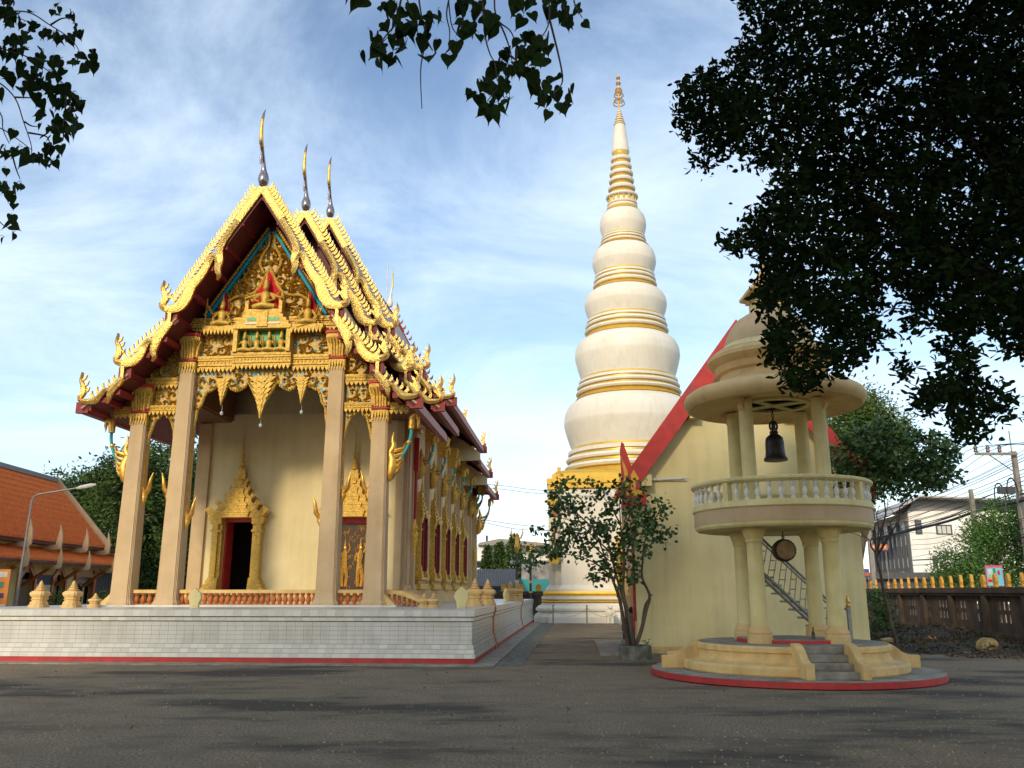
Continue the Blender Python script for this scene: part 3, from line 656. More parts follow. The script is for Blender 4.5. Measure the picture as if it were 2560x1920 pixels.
for s in (-1, 1):
    for (x0, z0), (x1, z1) in (((.1, 12.1), (1.82, 9.46)), ((2.5, 8.92), (3.55, 7.7)), ((3.78, 7.2), (4.35, 6.8))):
        st.prism([(s*x0, z0), (s*x1, z1), (s*(x1-.09), z1-.02), (s*(x0-.07), z0-.02)], PY+.0, PY+.12)
st.build('blue_strip', mat('turquoise_strip', (0.01, .36, .52), .6, 0, (0.01, .28, .42), 20, spec=.15), pedo)
st = MB()
for s in (-1, 1):
    for (x0, z0), (x1, z1) in (((.14, 12.2), (1.92, 9.46)), ((2.55, 9.0), (3.62, 7.74))):
        n = int(math.hypot(x1-x0, z1-z0)/.09)
        for i in range(n): t = i/n; st.ball((s*(x0+(x1-x0)*t), PY+.02, z0+(z1-z0)*t), (.05, .04, .05), 6, 4)
st.build('pearl_edge', goldp, pedo)
# scroll motifs
def scroll_mesh(turn, flames, name='scroll'):
    b = MB(); pts = []
    for i in range(15):
        t = i/14; a = -1.9+t*turn; r_ = .5*(1-t)**.8+.05
        pts.append((r_*math.cos(a)*1.0, r_*math.sin(a)+.0, .085*(1-.6*t)))
    ribbon_mesh(b, pts, -.05, .03, 2, dome=.07)
    for i in range(flames):                                 # flame leaves on the outer edge
        t = i/flames*.6; a = -1.9+t*turn; r_ = .5*(1-t)**.8+.1; x, z = r_*math.cos(a), r_*math.sin(a)
        dx, dz = math.cos(a+.75), math.sin(a+.75); px, pz = -dz, dx; L = .34*(1-t*.7); h = .075
        ribbon_mesh(b, [(x-dx*.08, z-dz*.08, h), (x+dx*L*.4+px*.03, z+dz*L*.4+pz*.03, h*.9), (x+dx*L*.8+px*.1, z+dz*L*.8+pz*.1, h*.45), (x+dx*L+px*.2, z+dz*L+pz*.2, .004)], -.04, .02, 2, dome=.05)
    b.ball((0, -.03, 0), (.1, .07, .1), 8, 6)
    return b.mesh(name, goldp, True, 50)
SC = [scroll_mesh(5.2, 4), scroll_mesh(4.2, 5), scroll_mesh(6.0, 3)]
def put_scroll(x, z, k, ang, s, y=PY+.10, m=None):
    if z > 9.4: x *= .74
    link('scroll', SC[m if m is not None else random.randrange(3)], pedo, (s*x, y, z), (0, s*ang, 0), (s*k*1.22, .8, k*1.22))
rs = random.Random(3)
for s in (-1, 1):
    rs.seed(5)
    for (x, z, k, a, m) in [(.22, 11.75, .34, -.4, 1), (.2, 11.35, .36, .5, 0), (.48, 11.2, .34, -.8, 2), (.3, 10.95, .3, 1.2, 1), (.72, 10.72, .42, -.4, 0), (.42, 10.55, .3, .6, 2), (1.05, 10.42, .36, -.9, 1), (.62, 10.2, .28, .2, 2), (.92, 10.0, .32, .9, 0), (1.35, 10.05, .36, -.5, 1), (1.7, 9.72, .34, -.7, 2), (1.28, 9.68, .3, .5, 0), (.95, 9.62, .28, -.3, 1), (2.0, 9.5, .24, -.8, 1), (1.55, 9.52, .2, .7, 2), (.55, 11.55, .2, -1, 0), (.12, 12.1, .22, .2, 1),
                          (1.15, 8.75, .3, .3, 0), (1.55, 8.78, .32, -.6, 1), (1.8, 8.55, .26, .4, 2), (1.3, 8.45, .26, 1.4, 2), (1.02, 8.48, .22, -.5, 1), (1.62, 8.42, .22, .9, 0),
                          (2.55, 7.95, .34, .2, 0), (2.9, 7.88, .3, -.6, 1), (2.5, 8.42, .3, -.4, 2), (2.78, 8.3, .24, .6, 1), (3.2, 7.75, .22, -.7, 2), (2.42, 8.75, .2, -.5, 0),
                          (2.62, 7.12, .3, .3, 0), (2.95, 7.1, .3, -.5, 1), (3.2, 7.15, .22, .8, 2), (2.8, 6.92, .2, 1.5, 2), (3.85, 6.98, .24, -.4, 1), (4.12, 6.86, .16, -.4, 0)]:
        put_scroll(x, z, k, a, s, m=m)
    for i in range(46):                                     # small fillers
        z = rs.uniform(9.5, 12.0); xm = (12.45-z)/3.15*2.2; x = rs.uniform(.15, max(.2, xm-.1))
        if x < .55 and z < 10.8: continue
        put_scroll(x, z, rs.uniform(.15, .24), rs.uniform(-1.5, 1.5), s, PY+.12)
og = MB()
for s in (-1, 1):
    for path in ([(0, 11.1), (.2, 10.75), (.4, 10.42), (.8, 10.22), (1.3, 10.18), (1.75, 9.85), (2.1, 9.5)], [(.1, 12.2), (.12, 11.8), (.32, 11.5), (.4, 11.2), (.22, 10.9)], [(.55, 9.5), (.62, 9.9), (.52, 10.3), (.3, 10.62), (.02, 11.0)]):
        P = smooth_pts(path, 4); og.tube([(s*x*.78, PY+.04, z-.12) for x, z in P], .038, 6)
og.build('ogee_moulding', goldp, pedo, True)
# niche and throne
b = MB(); b.prism([(-.42, 9.55), (.42, 9.55), (.46, 9.9), (.3, 10.3), (.12, 10.62), (0, 10.85), (-.12, 10.62), (-.3, 10.3), (-.46, 9.9)], PY+.02, PY+.1); b.build('niche', redg, pedo)
b = MB()
for s in (-1, 1): b.prism([(s*(1.28+x), z) for x, z in ((-.16, 9.2), (.16, 9.2), (.18, 9.75), (.06, 10.1), (0, 10.2), (-.1, 9.9))], PY+.0, PY+.1)
b.build('side_niche', redg, pedo)
def deity(x, y, z, k, arms, name='deity_figure'):
    b = MB(); P = lambda a, c, d: (x+a*k, y+c*k, z+d*k)
    b.ball(P(0, -.05, .1), (.36*k, .2*k, .11*k)); b.tube([P(-.3, -.1, .08), P(0, -.24, .1), P(.3, -.1, .08)], .085*k, 8)
    b.tube([P(0, 0, .1), P(0, 0, .3), P(0, 0, .48), P(0, 0, .58)], [.15*k, .12*k, .17*k, .07*k], 10)
    b.ball(P(0, -.02, .7), (.085*k, .09*k, .11*k)); b.lathe([(.1*k, z+.76*k), (.075*k, z+.82*k), (.085*k, z+.85*k), (.045*k, z+.95*k), (.02*k, z+1.08*k), (.003, z+1.22*k)], 8, x, y)
    for (e, h) in arms:
        for s in (-1, 1): b.tube([P(s*.15, 0, .5), P(s*e[0], -.08, e[1]), P(s*h[0], -.2, h[1])], [.05*k, .042*k, .03*k], 6)
    b.build(name, goldp, pedo, True, 60)
deity(0, PY-.16, 9.56, 1.0, [((.3, .3), (.12, .2)), ((.34, .36), (.5, .5)), ((.32, .42), (.56, .3))])
deity(-1.28, PY-.12, 9.1, .86, [((.28, .3), (.2, .1)), ((.3, .42), (.45, .7))]); deity(1.28, PY-.12, 9.1, .86, [((.28, .3), (.36, .15)), ((.3, .36), (.4, .62))])
b = MB(); b.tube([(-1.75, PY-.2, 9.0), (-1.72, PY-.2, 9.95)], .02, 5); b.tube(smooth_pts([(1.0, PY-.25, 9.0), (1.4, PY-.27, 9.15), (1.7, PY-.25, 9.5), (1.75, PY-.2, 9.9)], 4), .022, 5)
b.build('weapon', goldp, pedo)
b = MB()
for z0, z1, hw in ((9.3, 9.4, .6), (9.4, 9.46, .52), (9.46, 9.56, .56), (8.98, 9.1, .85), (9.1, 9.2, .78), (9.2, 9.3, .7)): b.box(-hw, hw, PY-.3, PY+.1, z0, z1-.002)
for s in (-1, 1): 
    b.box(s*.5-.05, s*.5+.05, PY-.28, PY+.1, 9.2, 9.9); b.box(s*.78-.06, s*.78+.06, PY-.26, PY+.1, 8.3, 8.99)
    b.box(s*1.28-.5, s*1.28+.5, PY-.25, PY+.1, 8.98, 9.1); 
b.box(-.16, .16, PY-.34, PY, 9.02, 9.5)
for s in (-1, 1): fringe(b, *sorted((s*.82, s*1.76)), 8.98, PY-.24, h=.16, wd=.1)
b.build('throne', goldp, pedo)
b = MB(); b.box(-.72, .72, PY-.02, PY+.09, 8.3, 8.97); b.box(-.45, -.17, PY-.31, PY-.2, 9.2, 9.3); b.box(.17, .5, PY-.31, PY-.2, 9.2, 9.3); b.build('green_panel', greeng, pedo)
b = MB(); b.box(-.5, -.1, PY-.32, PY-.25, 9.1, 9.15); b.box(.05, .52, PY-.32, PY-.25, 9.1, 9.15); b.build('white_stone_strip', white, pedo)
for i in range(4): deity(-.54+.36*i, PY-.12, 8.31, .64, [((.3, .3), (.36, .75))], 'kneeling_figure')
# lambrequin (hanging fringe panels)
LB = [(0, 6.62), (.14, 6.92), (.26, 7.16), (.36, 7.34), (.44, 7.48), (.46, 7.42), (.52, 7.33), (.64, 7.25), (.78, 7.2), (.92, 7.26), (1.0, 7.38), (1.03, 7.44), (1.09, 7.18), (1.17, 6.95), (1.25, 7.18), (1.32, 7.44), (1.4, 7.34), (1.5, 7.24), (1.64, 7.18), (1.72, 7.02), (1.76, 6.84), (1.88, 6.66), (1.9, 6.4), (1.96, 6.1), (1.99, 5.9)]
lam = MB(); lam.prism(LB+[(1.99, 7.86), (-1.99, 7.86)]+[(-x, z) for x, z in LB[:0:-1]], PY+.1, PY+.18)
SLB = [(.0, 5.75), (.04, 6.05), (.1, 6.25), (.16, 6.4), (.25, 6.46), (.36, 6.62), (.47, 6.46), (.56, 6.4), (.62, 6.2), (.68, 5.95), (.74, 5.6)]
for s in (-1, 1):
    P = [(2.46+x*1.1, z) for x, z in SLB]+[(3.28, 6.64), (2.46, 6.64)]; lam.prism([(s*x, z) for x, z in P], PY+.08, PY+.16)
lamo = lam.build('lambrequin', pedm, tem)
ed = MB()
for s in (-1, 1):
    for poly in (LB,):
        for i in range(len(poly)-1):
            (x0, z0), (x1, z1) = poly[i], poly[i+1]; n = max(1, int(math.hypot(x1-x0, z1-z0)/.06))
            for k in range(n): t = k/n; ed.ball((s*(x0+(x1-x0)*t), PY+.1, z0+(z1-z0)*t+.03), (.045, .05, .05), 5, 4)
    for i in range(len(SLB)-1):
        (x0, z0), (x1, z1) = SLB[i], SLB[i+1]; n = max(1, int(math.hypot(x1-x0, z1-z0)/.06))
        for k in range(n): t = k/n; ed.ball((s*(2.46+1.1*(x0+(x1-x0)*t)), PY+.08, z0+(z1-z0)*t+.03), (.045, .05, .05), 5, 4)
for xc, zt_, zb, hw in ((0, 7.62, 6.6, .44), (1.17, 7.58, 6.93, .24), (-1.17, 7.58, 6.93, .24)):   # layered leaf pendants
    for i in range(7):
        t = i/6; z = zt_+(zb-zt_)*t; wv = hw*(1-.9*t)
        for q in (-.5, 0, .5):
            ed.prism([(xc+q*wv-wv*.45, z), (xc+q*wv+wv*.45, z), (xc+q*wv*.7, z-(zt_-zb)*.22)], PY+.02-.02*(q == 0), PY+.1)
ed.build('gold_edging', goldp, lamo)['kind'] = 'stuff'
for s in (-1, 1):
    for (x, z, k, a, m) in ((.32, 7.6, .24, .3, 0), (.62, 7.48, .3, -.4, 1), (.9, 7.5, .24, .8, 2), (1.45, 7.5, .3, .2, 0), (1.75, 7.5, .28, -.7, 1), (1.84, 7.1, .22, -.4, 2), (1.9, 6.8, .14, .2, 1), (.75, 7.7, .18, 1.2, 2), (1.3, 7.72, .18, .5, 1), (2.6, 6.5, .2, .4, 0), (3.12, 6.5, .2, -.4, 1), (3.2, 6.2, .14, -.3, 2)):
        link('scroll', SC[m], lamo, (s*x, PY+.08, z), (0, s*a, 0), (s*k, .6, k))
# rope strips down the inner faces of the columns, ending in naga heads
rp = MB()
for (x, z0, z1) in ((-1.97, 6.1, 3.7), (1.97, 6.1, 3.7), (-2.43, 5.8, 4.4), (2.43, 5.8, 4.4), (-3.28, 5.7, 4.4), (3.28, 5.7, 4.4)):
    s = 1 if (x in (-1.97, -3.28, 2.43)) else -1; s = {-1.97: 1, 1.97: -1, -2.43: -1, 2.43: 1, -3.28: 1, 3.28: -1}[x]
    n = int((z0-z1)/.075)
    for i in range(n): rp.ball((x+s*.02, PY+.1, z1+i*.075), (.05, .07, .05), 6, 4)
    rp.tube([(x, PY+.1, z1+.1), (x+s*.08, PY+.1, z1-.2), (x+s*.02, PY+.1, z1-.45)], [.05, .09, .03], 6); rp.tube([(x+s*.04, PY+.1, z1-.2), (x+s*.2, PY+.08, z1+.02), (x+s*.24, PY+.06, z1+.3), (x+s*.3, PY+.06, z1+.48)], [.07, .07, .04, .006], 6)
rp.build('rope_strip', gold, lamo, True, 60)
# eave brackets: flame figure and curved teal arm
def bracket(x, y, z, dx, dy, k=1):
    b = MB(); n = math.hypot(dx, dy); dx /= n; dy /= n
    P = lambda a, h: (x+dx*a*k, y+dy*a*k, z+h*k)
    b.tube(smooth_pts([P(0, 0), P(.1, .15), P(.16, .5), P(.1, .8)], 3), [.03, .06, .09, .13, .15, .16, .16, .14, .12, .1][:10], 7)
    b.tube(smooth_pts([P(.08, .8), P(.18, 1.0), P(.14, 1.2), P(.18, 1.42)], 3), [.1, .11, .1, .09, .08, .07, .05, .04, .02, .004], 7)
    for i in range(5):
        h = .2+.16*i; b.tube([P(.1, h), P(.3+.04*i, h+.1), P(.42+.03*i, h+.3)], [.07, .06, .006], 6)
    o = b.build('eave_bracket', gold if k == 1 else goldp, tem, True, 60)
    b = MB(); b.tube(smooth_pts([P(.34, .6), P(.55, .95), P(.66, 1.35), P(.64, 1.75)], 4), .045, 7); b.build('bracket_arm', teal, o, True)
    b = MB(); b.ball(P(.6, 1.12), .07); b.tube([P(.66, 1.5), P(.68, 1.8), P(.85, 2.0)], [.09, .11, .06], 7); b.tube([P(.8, 1.95), P(.86, 1.7), P(.84, 1.5)], [.08, .05, .004], 6); b.build('bracket_head', gold if k == 1 else goldp, o, True, 60)
for (x, y, dx, dy) in ((CXO+.2, CY, 1, 0), (-CXO-.2, CY, -1, 0), (3.6, 6.4, 1, 0), (3.6, 9.17, 1, 0), (3.6, 12.0, 1, 0), (3.6, 14.87, 1, 0), (3.6, 17.7, 1, 0), (3.6, 20.9, 1, 0), (3.6, 22.4, 1, 0), (3.7, 23.7, 1, 0)): bracket(x, y, 4.55+(0 if y < 2 or y > 23 else .75), dx, dy, 1 if y < 2 or y > 23 else .78)
for (x, z) in ((-1.17, 6.82), (1.17, 6.82), (0, 6.45)):
    b = MB(); b.tube([(x, PY+.14, z), (x, PY+.14, z-.2)], .006, 4); b.ball((x, PY+.14, z-.24), (.05, .05, .06), 8, 6); b.build('pendant_lamp', pale, tem, True)
# ------------------------------------------------------------ terrace posts and boundary stones
def finial_mesh(r, h):
    O = redent(.75, .88); pr = [(1.15, 0), (1.15, .07), (1.0, .1), (.95, .2), (.8, .23), (.8, .27), (.95, .3), (.8, .33), (.82, .36), (1.0, .42), (1.12, .48), (1.1, .54), (.85, .6), (.6, .62), (.6, .635), (.75, .65), (.5, .67), (.45, .72), (.58, .735), (.36, .75), (.32, .80), (.42, .815), (.26, .83), (.2, .9), (.1, .96), (.01, 1)]
    return MB().stack(O, [(a*r, z*h) for a, z in pr]).mesh('terrace_post', post_m)
FM1 = finial_mesh(.175, .68); FM2 = finial_mesh(.125, .36); FM3 = finial_mesh(.26, .95)
def fpost(me, x, y, lab, s=1): tag(link('terrace_post', me, None, TL(x, y, 1.205), (0, 0, -TA), (s, s, s)), lab, 'post', 'stupa-shaped posts on the terrace')
fpost(FM1, -4.96, -.4, 'large ochre stupa-shaped post, leftmost on the terrace'); fpost(FM1, -4.08, -.4, 'large ochre stupa-shaped post, second from the left edge of the terrace')
fpost(FM2, -3.46, -.4, 'small ochre stupa-shaped post left of the temple columns')
fpost(FM2, 5.08, -.3, 'small ochre post right of the temple columns, left of its pair'); fpost(FM2, 5.32, -.3, 'small ochre post right of the temple columns, right of its pair')
fpost(FM1, -3.25, 3.6, 'ochre stupa-shaped post seen between the two left temple columns')
fpost(FM3, 6.1, 2.0, 'ochre twin post beside the near drain strip of the terrace, left of the pair', .8); fpost(FM3, 6.32, 3.4, 'ochre twin post behind the near drain strip of the terrace, right of the pair', .8)
fpost(FM3, 6.1, 15.4, 'far ochre post on the terrace near the white stupa, left of its pair', .9); fpost(FM3, 6.35, 16.2, 'far ochre post on the terrace near the white stupa, right of its pair', .9)
SEMA = [(-.1, 0), (.1, 0), (.11, .12), (.17, .26), (.15, .36), (.07, .43), (0, .5), (-.07, .43), (-.15, .36), (-.17, .26), (-.11, .12)]
SM = MB().prism(SEMA, -.05, .05).mesh('boundary_stone', creaml)
for (x, y, s, lab) in ((-.46, -1.2, .96, 'cream leaf-shaped boundary stone before the balustrade left of centre'), (6.12, -1.0, 1.05, 'cream leaf-shaped boundary stone near the right terrace corner'), (6.3, 10.5, 1.0, 'slim cream boundary stone on the terrace between the two post pairs'), (6.4, 17.2, 1.1, 'far cream boundary stone at the rear of the terrace edge')):
    tag(link('boundary_stone', SM, None, TL(x, y, 1.206), (0, 0, -TA+(0 if y < 0 else R(70))), (s, s, s)), lab, 'stone', 'leaf-shaped boundary stones')
# ------------------------------------------------------------ white stupa
SXY = (7.19, 51.8)
stu = thing('stupa', 'tall white stupa with stacked bell tiers and gold bands behind the chapel', 'stupa', (*SXY, 0))
seg = 64
def tier(name, prof, m): MB().lathe(prof, seg).build(name, m, stu, True, 28)
def bell(rb, zb, rm, zm, rt, zt): # bulging body
    pts = smooth_pts([(rb, zb), (rb+(rm-rb)*.55, zb+(zm-zb)*.42), (rm*.995, zb+(zm-zb)*.82), (rm, zm), (rm*.985, zm+(zt-zm)*.35), (rt+(rm-rt)*.62, zm+(zt-zm)*.72), (rt, zt)], 5)
    return [(p[0], p[1]) for p in pts]
T_ = [ # body bottom r,z ; bulge r,z ; top r,z
    (3.66, 9.97, 3.99, 12.0, 3.2, 13.0), (2.96, 14.35, 3.24, 16.2, 2.56, 17.0), (2.40, 18.26, 2.58, 19.4, 2.06, 20.1), (1.85, 21.26, 2.02, 22.25, 1.6, 23.05), (1.36, 23.86, 1.49, 24.8, 1.18, 25.5)]
for i, (rb, zb, rm, zm, rt, zt) in enumerate(T_):
    tier('bell_tier', bell(rb*.97, zb, rm, zm-.12*(zt-zb), rt, zt), white)
    z_lo = [8.2, 13.0, 17.0, 20.1, 23.05][i]; H = zb-z_lo; rl = [3.95, 3.30, 2.63, 2.13, 1.66][i]
    # from bottom: gold flare, white torus, gold line, white torus, gold line, white collar
    tier('gold_band', [(rl, z_lo), (rb*1.02, z_lo+.22*H)], goldst)
    tier('white_ring', [(rb*1.0, z_lo+.22*H), (rb*1.07, z_lo+.25*H), (rb*1.095, z_lo+.32*H), (rb*1.07, z_lo+.40*H), (rb*1.0, z_lo+.43*H)], white)
    tier('gold_band', [(rb*1.025, z_lo+.43*H), (rb*1.015, z_lo+.51*H)], goldst)
    tier('white_ring', [(rb*.99, z_lo+.51*H), (rb*1.055, z_lo+.54*H), (rb*1.07, z_lo+.60*H), (rb*1.05, z_lo+.68*H), (rb*.99, z_lo+.71*H)], white)
    tier('gold_band', [(rb*1.005, z_lo+.71*H), (rb*1.0, z_lo+.765*H)], goldst)
    tier('white_ring', [(rb*.98, z_lo+.765*H), (rb*1.03, z_lo+.79*H), (rb*1.03, z_lo+.90*H), (rb*.98, z_lo+.935*H)], white)
    tier('gold_band', [(rb*.985, z_lo+.93*H), (rb*.972, zb+.02)], goldst)
tier('gold_band', [(1.2, 25.5), (.97, 25.78)], goldst); tier('white_ring', [(.97, 25.78), (1.0, 25.82), (1.0, 25.9), (.96, 25.95)], white); tier('gold_band', [(.95, 25.95), (.93, 26.03)], goldst)
tier('white_ring', [(.96, 26.03), (.98, 26.07), (.98, 26.13), (.88, 26.15)], white)
tier('drum', [(.84, 26.15), (.84, 26.48)], white)
b = MB()
for i in range(16):
    a = 2*math.pi*i/16; b.lathe([(.075, 26.15), (.06, 26.3), (.085, 26.5)], 6, .87*math.cos(a), .87*math.sin(a))
b.build('drum_pillars', goldst, stu)
tier('white_ring', [(.86, 26.49), (1.0, 26.53), (1.05, 26.6), (1.03, 26.7), (.9, 26.76)], white); tier('gold_band', [(.9, 26.76), (.78, 26.98)], goldst)
for r_, z_ in ((.90, 27.22), (.83, 27.78), (.785, 28.29), (.715, 28.81), (.665, 29.33)):
    tier('white_ring', [(r_*.84, z_-.17), (r_*.96, z_-.12), (r_, z_), (r_*.95, z_+.1), (r_*.82, z_+.15)], white); tier('gold_band', [(r_*.84, z_+.15), (r_*.75, z_+.36)], goldst)
tier('gold_band', [(.5, 29.66), (.53, 29.78)], goldst); tier('spire', [(.54, 29.78), (.585, 29.86), (.57, 30.1), (.36, 31.84)], white)
for i in range(6):
    z_ = 31.86+.2*i; r_ = .39*(1-i*.135); tier('white_ring', [(r_*.8, z_), (r_, z_+.03), (r_, z_+.08), (r_*.78, z_+.11)], white); tier('gold_band', [(r_*.78, z_+.11), (r_*.66, z_+.2)], goldst)
b = MB()                                                    # openwork crown of five umbrellas
for r_, z_ in ((.38, 33.5), (.31, 34.1), (.23, 34.45), (.15, 35.0), (.12, 35.42)):
    P = [(r_*math.cos(a), r_*math.sin(a), z_) for a in np.linspace(0, 2*math.pi, 21)]; b.tube(P, .03, 5); b.tube([(p[0]*.8, p[1]*.8, z_+r_*.55) for p in P], .03, 5)
    for i in range(8):
        a = 2*math.pi*i/8; b.tube([(r_*math.cos(a), r_*math.sin(a), z_), (r_*.8*math.cos(a), r_*.8*math.sin(a), z_+r_*.55), (0, 0, z_+r_*.95)], .016, 4)
        b.tube([(r_*math.cos(a), r_*math.sin(a), z_-.02), (r_*math.cos(a), r_*math.sin(a), z_-.14)], [.02, .004], 4)
    b.ball((0, 0, z_+r_*.95), r_*.3, 8, 6)
b.tube([(0, 0, 33.0), (0, 0, 36.05)], [.05, .008], 6); b.build('crown', gold, stu, True, 60)
# square redented base
SB = redent(.86, .93); SB = [(x*math.cos(R(-4))-y*math.sin(R(-4)), x*math.sin(R(-4))+y*math.cos(R(-4))) for x, y in SB]
def sq(name, prof, m): MB().stack(SB, prof).build(name, m, stu)
sq('base_cornice', [(3.9, 8.3), (4.4, 8.2), (4.6, 8.02), (4.68, 8.0), (4.68, 7.78), (4.98, 7.74), (4.98, 7.42), (4.9, 7.4), (4.9, 7.15), (4.7, 7.1)], goldst)
sq('base_shaft', [(4.7, 7.1), (4.95, 7.0), (4.95, 6.7), (4.9, 6.55), (4.9, 1.95), (5.1, 1.72), (5.1, 1.62)], white)
sq('gold_band', [(5.2, 1.62), (5.22, 1.5), (5.2, 1.36)], goldst)
sq('base_steps', [(5.3, 1.36), (5.3, 1.2), (5.15, 1.15), (5.15, 1.02), (5.3, 1.0), (5.3, .9), (5.45, .88), (5.6, .74), (5.6, .62), (5.5, .6), (5.5, .48), (5.62, .46), (5.7, .3), (5.7, 0.0)], white)
sq('gold_band', [(5.31, 1.13), (5.31, 1.06)], goldst); sq('gold_band', [(5.61, .44), (5.61, .38)], goldst)
b = MB()
for sx_ in (-1, 1):
    for z_ in (3.3, 6.2): b.box(sx_*4.95-.35, sx_*4.95+.35, -5.05, -4.6, z_, z_+.28); b.box(sx_*4.95-.25, sx_*4.95+.25, -5.0, -4.6, z_-.25, z_)
b.box(-4.7, -4.5, -4.75, -4.55, 8.0, 8.25); b.box(-.1, .1, -4.75, -4.6, 8.0, 8.25)
b.build('gold_corner_ornament', goldst, stu)
b = MB()
for (x0, x1, z0, z1) in ((-1.6, 1.6, 1.7, 4.4), (-1.35, 1.35, 4.4, 5.0), (-.9, .9, 5.0, 5.6), (-.4, .4, 5.6, 6.3)): b.box(x0, x1, -5.25, -4.8, z0, z1)
b.build('niche_frame', goldst, stu)
b = MB(); b.box(-1.2, 1.2, -5.3, -5.2, 1.7, 4.2); b.build('niche', red, stu)
b = MB(); b.tube([(-4.87, -4.96, 6.8), (-4.9, -4.97, 4.0)], .06, 6); b.build('down_pipe', terra, stu)
# chain posts before the stupa
def P0(u, v, z=0):
    dx, dy = u-1280.0, 960.0-v; d = (dx, FPX*CP-dy*SP, FPX*SP+dy*CP); t = (z-EYE)/d[2]; return Vector((d[0]*t, d[1]*t, z))
cp0 = [(2.05, 44.3), (3.72, 44.2), (5.4, 44.1)]
pmsh = MB().lathe([(.09, 0), (.09, .03), (.035, .04), (.035, .88), (.055, .9), (.03, .96)], 8).mesh('chain_post', steel, True)
names = ['left of the two in view', 'right of the two in view', 'farthest right, half hidden by the chapel corner']
for i, p in enumerate(cp0): tag(link('chain_post', pmsh, None, (*p, 0)), 'thin grey steel chain post before the stupa, '+names[i], 'post', 'chain posts before the stupa')
for i in range(2):
    a, c = cp0[i], cp0[i+1]; P = [(a[0]+(c[0]-a[0])*t, a[1]+(c[1]-a[1])*t, .82-.42*(1-(2*t-1)**2)) for t in np.linspace(0, 1, 17)]
    b = MB()
    for k, (p, q) in enumerate(zip(P, P[1:])): b.tube([p, tuple((np.array(p)+np.array(q))/2), q], [.008, .02, .008], 5)
    tag(b.build('chain', goldst), 'sagging chain between the steel posts, span %s' % ('nearest the terrace', 'nearest the chapel')[i], 'chain', 'chains before the stupa')
# small white statue before the stupa
st_ = thing('statue', 'small white statue on two legs before the stupa base, behind the chain', 'statue', (5.0, 45.35, 0))
b = MB(); b.tube([(-.11, 0, 0), (-.11, 0, .15), (-.1, 0, .42)], [.1, .075, .1], 8); b.tube([(.11, 0, 0), (.11, 0, .15), (.1, 0, .42)], [.1, .075, .1], 8); b.tube([(0, .05, .3), (0, .03, .5), (0, 0, .68), (0, -.02, .76)], [.15, .19, .17, .1], 10)
b.ball((0, -.06, .82), (.12, .12, .1)); b.ball((-.11, -.02, .88), (.045, .03, .05)); b.ball((.11, -.02, .88), (.045, .03, .05)); b.ball((0, -.16, .79), (.055, .06, .045))
b.tube([(-.16, -.02, .66), (-.22, -.06, .5), (-.17, -.08, .38)], [.06, .05, .05], 7); b.tube([(.16, -.02, .66), (.22, -.06, .5), (.17, -.08, .38)], [.06, .05, .05], 7); b.build('body', white, st_, True, 60)
b = MB(); b.box(-.2, .2, -.16, .18, 0, .04); b.build('statue_foot', concrete, st_)
# ------------------------------------------------------------ chapel
CA = R(4.1); CO = (3.27, 23.25, 0)
cha = thing('chapel', 'yellow-cream gabled chapel with red bargeboards behind the bell tower', 'chapel', CO, -CA)
W, AP, EV, DP = 5.88, 8.9, 4.5, 6.2; mid = W/2
b = MB(); b.prism([(0, 0), (W, 0), (W, EV+.1), (mid, AP-.4), (0, EV+.1)], 0, .25); b.box(W-.25, W, .25, DP, 0, EV); b.box(0, W, DP-.2, DP, 0, EV); b.box(0, .25, 4.9, DP-.2, 0, EV); b.box(0, .25, .25, 4.9, 3.9, EV)
b.build('wall', creamy, cha)
b = MB(); b.box(-.03, W+.03, -.03, .28, 0.01, .22); b.build('skirting', post_m, cha)
sl_ = 1.35
def rake(s, x): return (mid+s*x, AP-sl_*x)
b = MB()
for s in (-1, 1):
    top = [(0, 0), (mid+.30, 0)]
    P = [rake(s, 0), rake(s, mid+.32)]; P += [(P[1][0], P[1][1]-.72), (mid, AP-.82)]
    b.prism(P, -.42, -.36)
b.build('bargeboard', red, cha)
b = MB()
for s in (-1, 1):
    x = mid+s*(mid+.02); z = 4.36
    P = [(0, -.5), (.3, -.45), (.34, -.2), (.0, .35), (.05, .3), (-.22, 1.2), (-.28, 1.25), (-.33, 1.05), (-.3, .0), (-.3, -.25), (-.22, -.5)]
    b.prism([(x-s*p[0] if False else x+(-s)*p[0], z+p[1]-.1) for p in P], -.47, -.425)
b.build('eave_horn', red, cha)
b = MB()
for s in (-1, 1):
    x = mid+s*(mid+.02); z = 4.36
    for P in ([(-.3, .85), (-.14, .45), (-.12, -.0), (-.12, -.2), (-.2, -.2), (-.16, .0), (-.28, .12), (-.22, .3)], [(-.06, -.2), (-.06, .35), (.02, .5), (.16, .25), (.06, .15), (.06, -.05), (.24, -.05), (.24, -.2)]):
        b.prism([(x-s*p[0], z+p[1]-.1) for p in P], -.485, -.471)
b.build('horn_ornament', fgold, cha)
b = MB()
for s in (-1, 1):
    P = [rake(s, 0), rake(s, mid+.4)]; b.prism([P[0], P[1], (P[1][0], P[1][1]-.16), (mid, AP-.18)], -.355, DP+.3)
b.build('roof', orange, cha)
b = MB()
for s in (-1, 1):
    for q in (1.25, 2.6): x, z = rake(s, q); b.box(x-.14, x+.14, -.34, -.005, z-1.05, z-.75)
    b.box(*sorted((mid+s*(mid-.02), mid+s*(mid+.3))), -.34, .3, EV-.55, EV-.25)
b.build('purlin_end', creaml, cha)
b = MB(); b.tube([(.28, -.05, 4.52), (1.38, -.05, 4.56)], .035, 8); b.box(.22, 1.44, -.045, -.005, 4.5, 4.58); b.build('tube_light', pale, cha)
